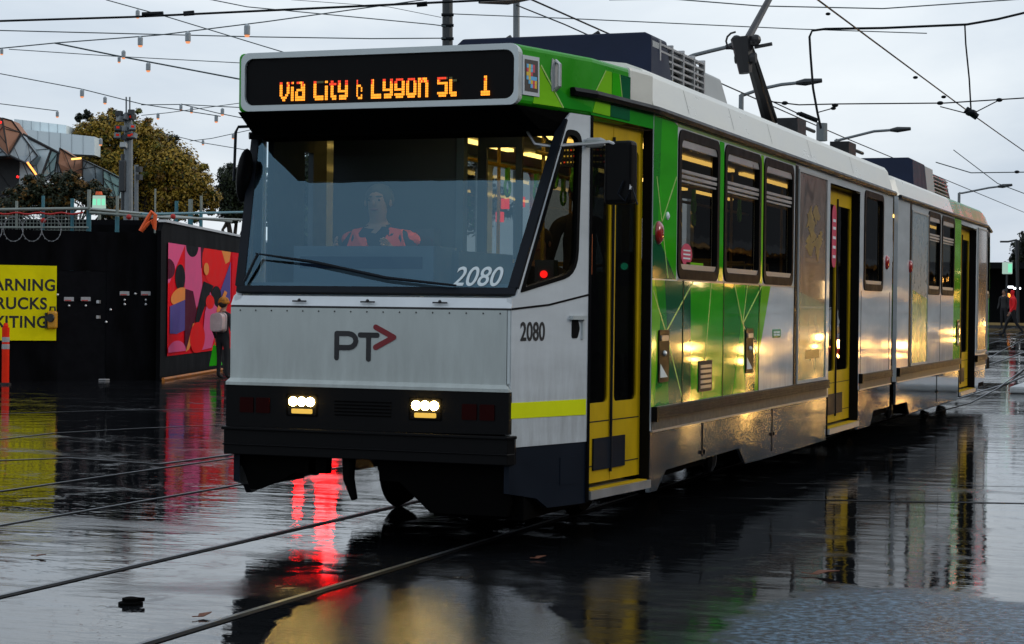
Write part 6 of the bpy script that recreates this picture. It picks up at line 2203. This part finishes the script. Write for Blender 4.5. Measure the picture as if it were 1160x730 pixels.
# ---------------- cars waiting in the next lanes (right of the frame): their headlamps glint in the glossy side of the tram
M['car_lamp'] = emit('car_headlamp_lit', (1.0, .54, .13), 85.0)
M['car_glass'] = mat('car_glass', (.01, .012, .014), .05, spec=.5)
M['tyre'] = mat('tyre', (.008, .008, .008), .8, spec=.1)
def car(x, y, paint, label):
    z0 = road_z(y)
    root = empty('car', (x, y, z0), label, 'car', 'cars waiting with lit headlamps')
    def build(b, name, par=root, **k):
        o = b.build(name, None, **k); o.parent = par
        return o
    b = MB()
    prof = [(0, .32), (-.02, .62), (.15, .78), (1.15, .92), (1.75, 1.0), (3.6, 1.02), (4.35, .98), (4.42, .60), (4.38, .32)]
    n = len(prof)
    vs = [(sx_ * (.86 if 0 < i < n - 1 else .80), py_, pz_) for sx_ in (-1, 1) for i, (py_, pz_) in enumerate(prof)]
    b.raw(vs, [tuple(range(n)), tuple(range(n, 2 * n))] + [(i, (i + 1) % n, n + (i + 1) % n, n + i) for i in range(n)], paint)
    body = build(b, 'body', bevel=.06, bseg=3)
    b = MB()
    c0 = [(-.78, 1.35, .97), (.78, 1.35, .97), (.78, 4.0, 1.0), (-.78, 4.0, 1.0), (-.60, 2.05, 1.45), (.60, 2.05, 1.45), (.60, 3.45, 1.45), (-.60, 3.45, 1.45)]
    b.raw(c0, [(0, 1, 5, 4), (1, 2, 6, 5), (2, 3, 7, 6), (3, 0, 4, 7), (4, 5, 6, 7)], 'car_glass')
    build(b, 'windows', bevel=.03)
    b = MB(); b.box((-.62, 2.0, 1.44), (.62, 3.5, 1.49), paint); build(b, 'roof', bevel=.02)
    for sx_ in (-1, 1):
        for wy in (.85, 3.45):
            b = MB(); b.lathe([(.20, -.10), (.31, -.10), (.32, 0), (.31, .10), (.20, .10)], (sx_ * .80, wy, .32), 'tyre', 20, 'X'); build(b, 'wheel', smooth=False)
        b = MB(); b.lathe([(.02, -.05), (.085, -.045), (.09, .03)], (sx_ * .66, -.01, .68), 'car_lamp', 16, 'Y'); build(b, 'headlight')
        b = MB(); b.lathe([(.02, -.05), (.05, -.045), (.055, .03)], (sx_ * .55, -.02, .43), 'car_lamp', 14, 'Y'); build(b, 'added_low_lamp')  # lower lamps added for extra glints on the tram side
    b = MB(); b.box((-.40, -.045, .42), (.40, -.01, .60), 'tyre'); build(b, 'radiator_grille', bevel=.01)
    b = MB(); b.box((-.24, -.06, .36), (.24, -.046, .46), 'note_white'); build(b, 'number_plate')
M['car_grey'] = mat('car_grey', (.08, .085, .09), .25, coat=.5); M['car_red'] = mat('car_maroon', (.10, .012, .012), .25, coat=.5); M['car_white'] = mat('car_white', (.6, .6, .6), .25, coat=.5)
car(8.1, 30, 'car_grey', 'grey car with lit headlamps first in the middle lane')
car(11.2, 32.5, 'car_white', 'white car with lit headlamps first in the outer lane')
car(5.6, 35, 'car_red', 'dark red car with lit headlamps waiting near the tram stop')
car(8.6, 40, 'car_white', 'white car with lit headlamps behind the grey car')
car(5.8, 47, 'car_grey', 'grey car with lit headlamps third in the lane beside the tram stop')
car(8.4, 52, 'car_red', 'dark red car with lit headlamps third in the middle lane')
car(11.4, 44, 'car_grey', 'grey car with lit headlamps second in the outer lane')
car(4.9, 57, 'car_white', 'white car with lit headlamps farthest up the road')
M['signal_red'] = emit('mast_signal_red', (1.0, .008, .006), 32.0)
ms = empty('signal_mast', (9.5, 45, road_z(45)), 'mast arm carrying two red traffic signals over the lanes right of the tram', 'traffic light')
b = MB(); b.tube([(9.5, 45, road_z(45)), (9.5, 45, 6.4)], .12, 'pole_grey', 10); b.build('pole', ms)
b = MB(); b.tube([(9.5, 45.1, 6.3), (2.6, 45.1, 6.5)], .08, 'pole_grey', 8); b.build('mast_arm', ms)
for x_, z_ in ((3.3, 5.9), (4.6, 5.9)):
    b = MB(); b.box((x_ - .2, 44.95, z_ - .75), (x_ + .2, 45.2, z_ + .5), 'shel'); h_ = b.build('signal_head', ms)
    b = MB(); b.lathe([(.14, -.04), (.16, -.02), (.16, 0)], (x_, 44.95, z_ + .2), 'signal_red', 16, 'Y'); b.build('red_lamp', h_)

# ---------------- small things on the road
M['leaf_dry'] = mat('dry_leaf', (.14, .045, .02), .6, var=.3)
def dry_leaf(px_, py_, ln_, label, rz):
    c = G(px_, py_)
    b = MB()
    m_ = Matrix.Translation(c + Z3 * .012) @ Matrix.Rotation(rz, 4, 'Z')
    top = [(-.5, 0, .0), (-.25, .2, .12), (.1, .26, .05), (.5, 0, .16), (.1, -.26, .14), (-.25, -.2, .02)]
    b.raw([m_ @ (Vector(p) * ln_) for p in top] + [m_ @ (Vector(p) * ln_ - Z3 * .004) for p in top],
          [(0, 1, 2, 3, 4, 5), (11, 10, 9, 8, 7, 6)] + [(i, (i + 1) % 6, 6 + (i + 1) % 6, 6 + i) for i in range(6)], 'leaf_dry')
    b.tube([m_ @ (Vector((-.5, 0, 0)) * ln_), m_ @ (Vector((-.85, .05, .02)) * ln_)], .003, 'leaf_dry', 5)
    tag(b.build('dry_leaf'), label, 'leaf', 'fallen leaves on the wet road')
dry_leaf(935, 653, .17, 'long reddish leaf lying by the rougher asphalt patch', .1)
dry_leaf(612, 634, .08, 'small brown leaf on the dark road right of the cab', .8)
dry_leaf(46, 632, .07, 'small brown leaf between the rails at the left', .4)
dry_leaf(232, 700, .09, 'flat tan leaf near the bottom left rail', 1.2)
c = G(148, 685)
b = MB()
b.lathe([(.065, 0), (.065, .012), (.045, .018), (.045, .034), (.02, .040)], c, 'matte_black', 16)
b.tube([c + Vector((-.02, 0, .03)), c + Vector((.07, .02, .028))], .011, 'matte_black', 6)
tag(b.build('road_stud'), 'small black cap lying on the wet road at lower left', 'cap')
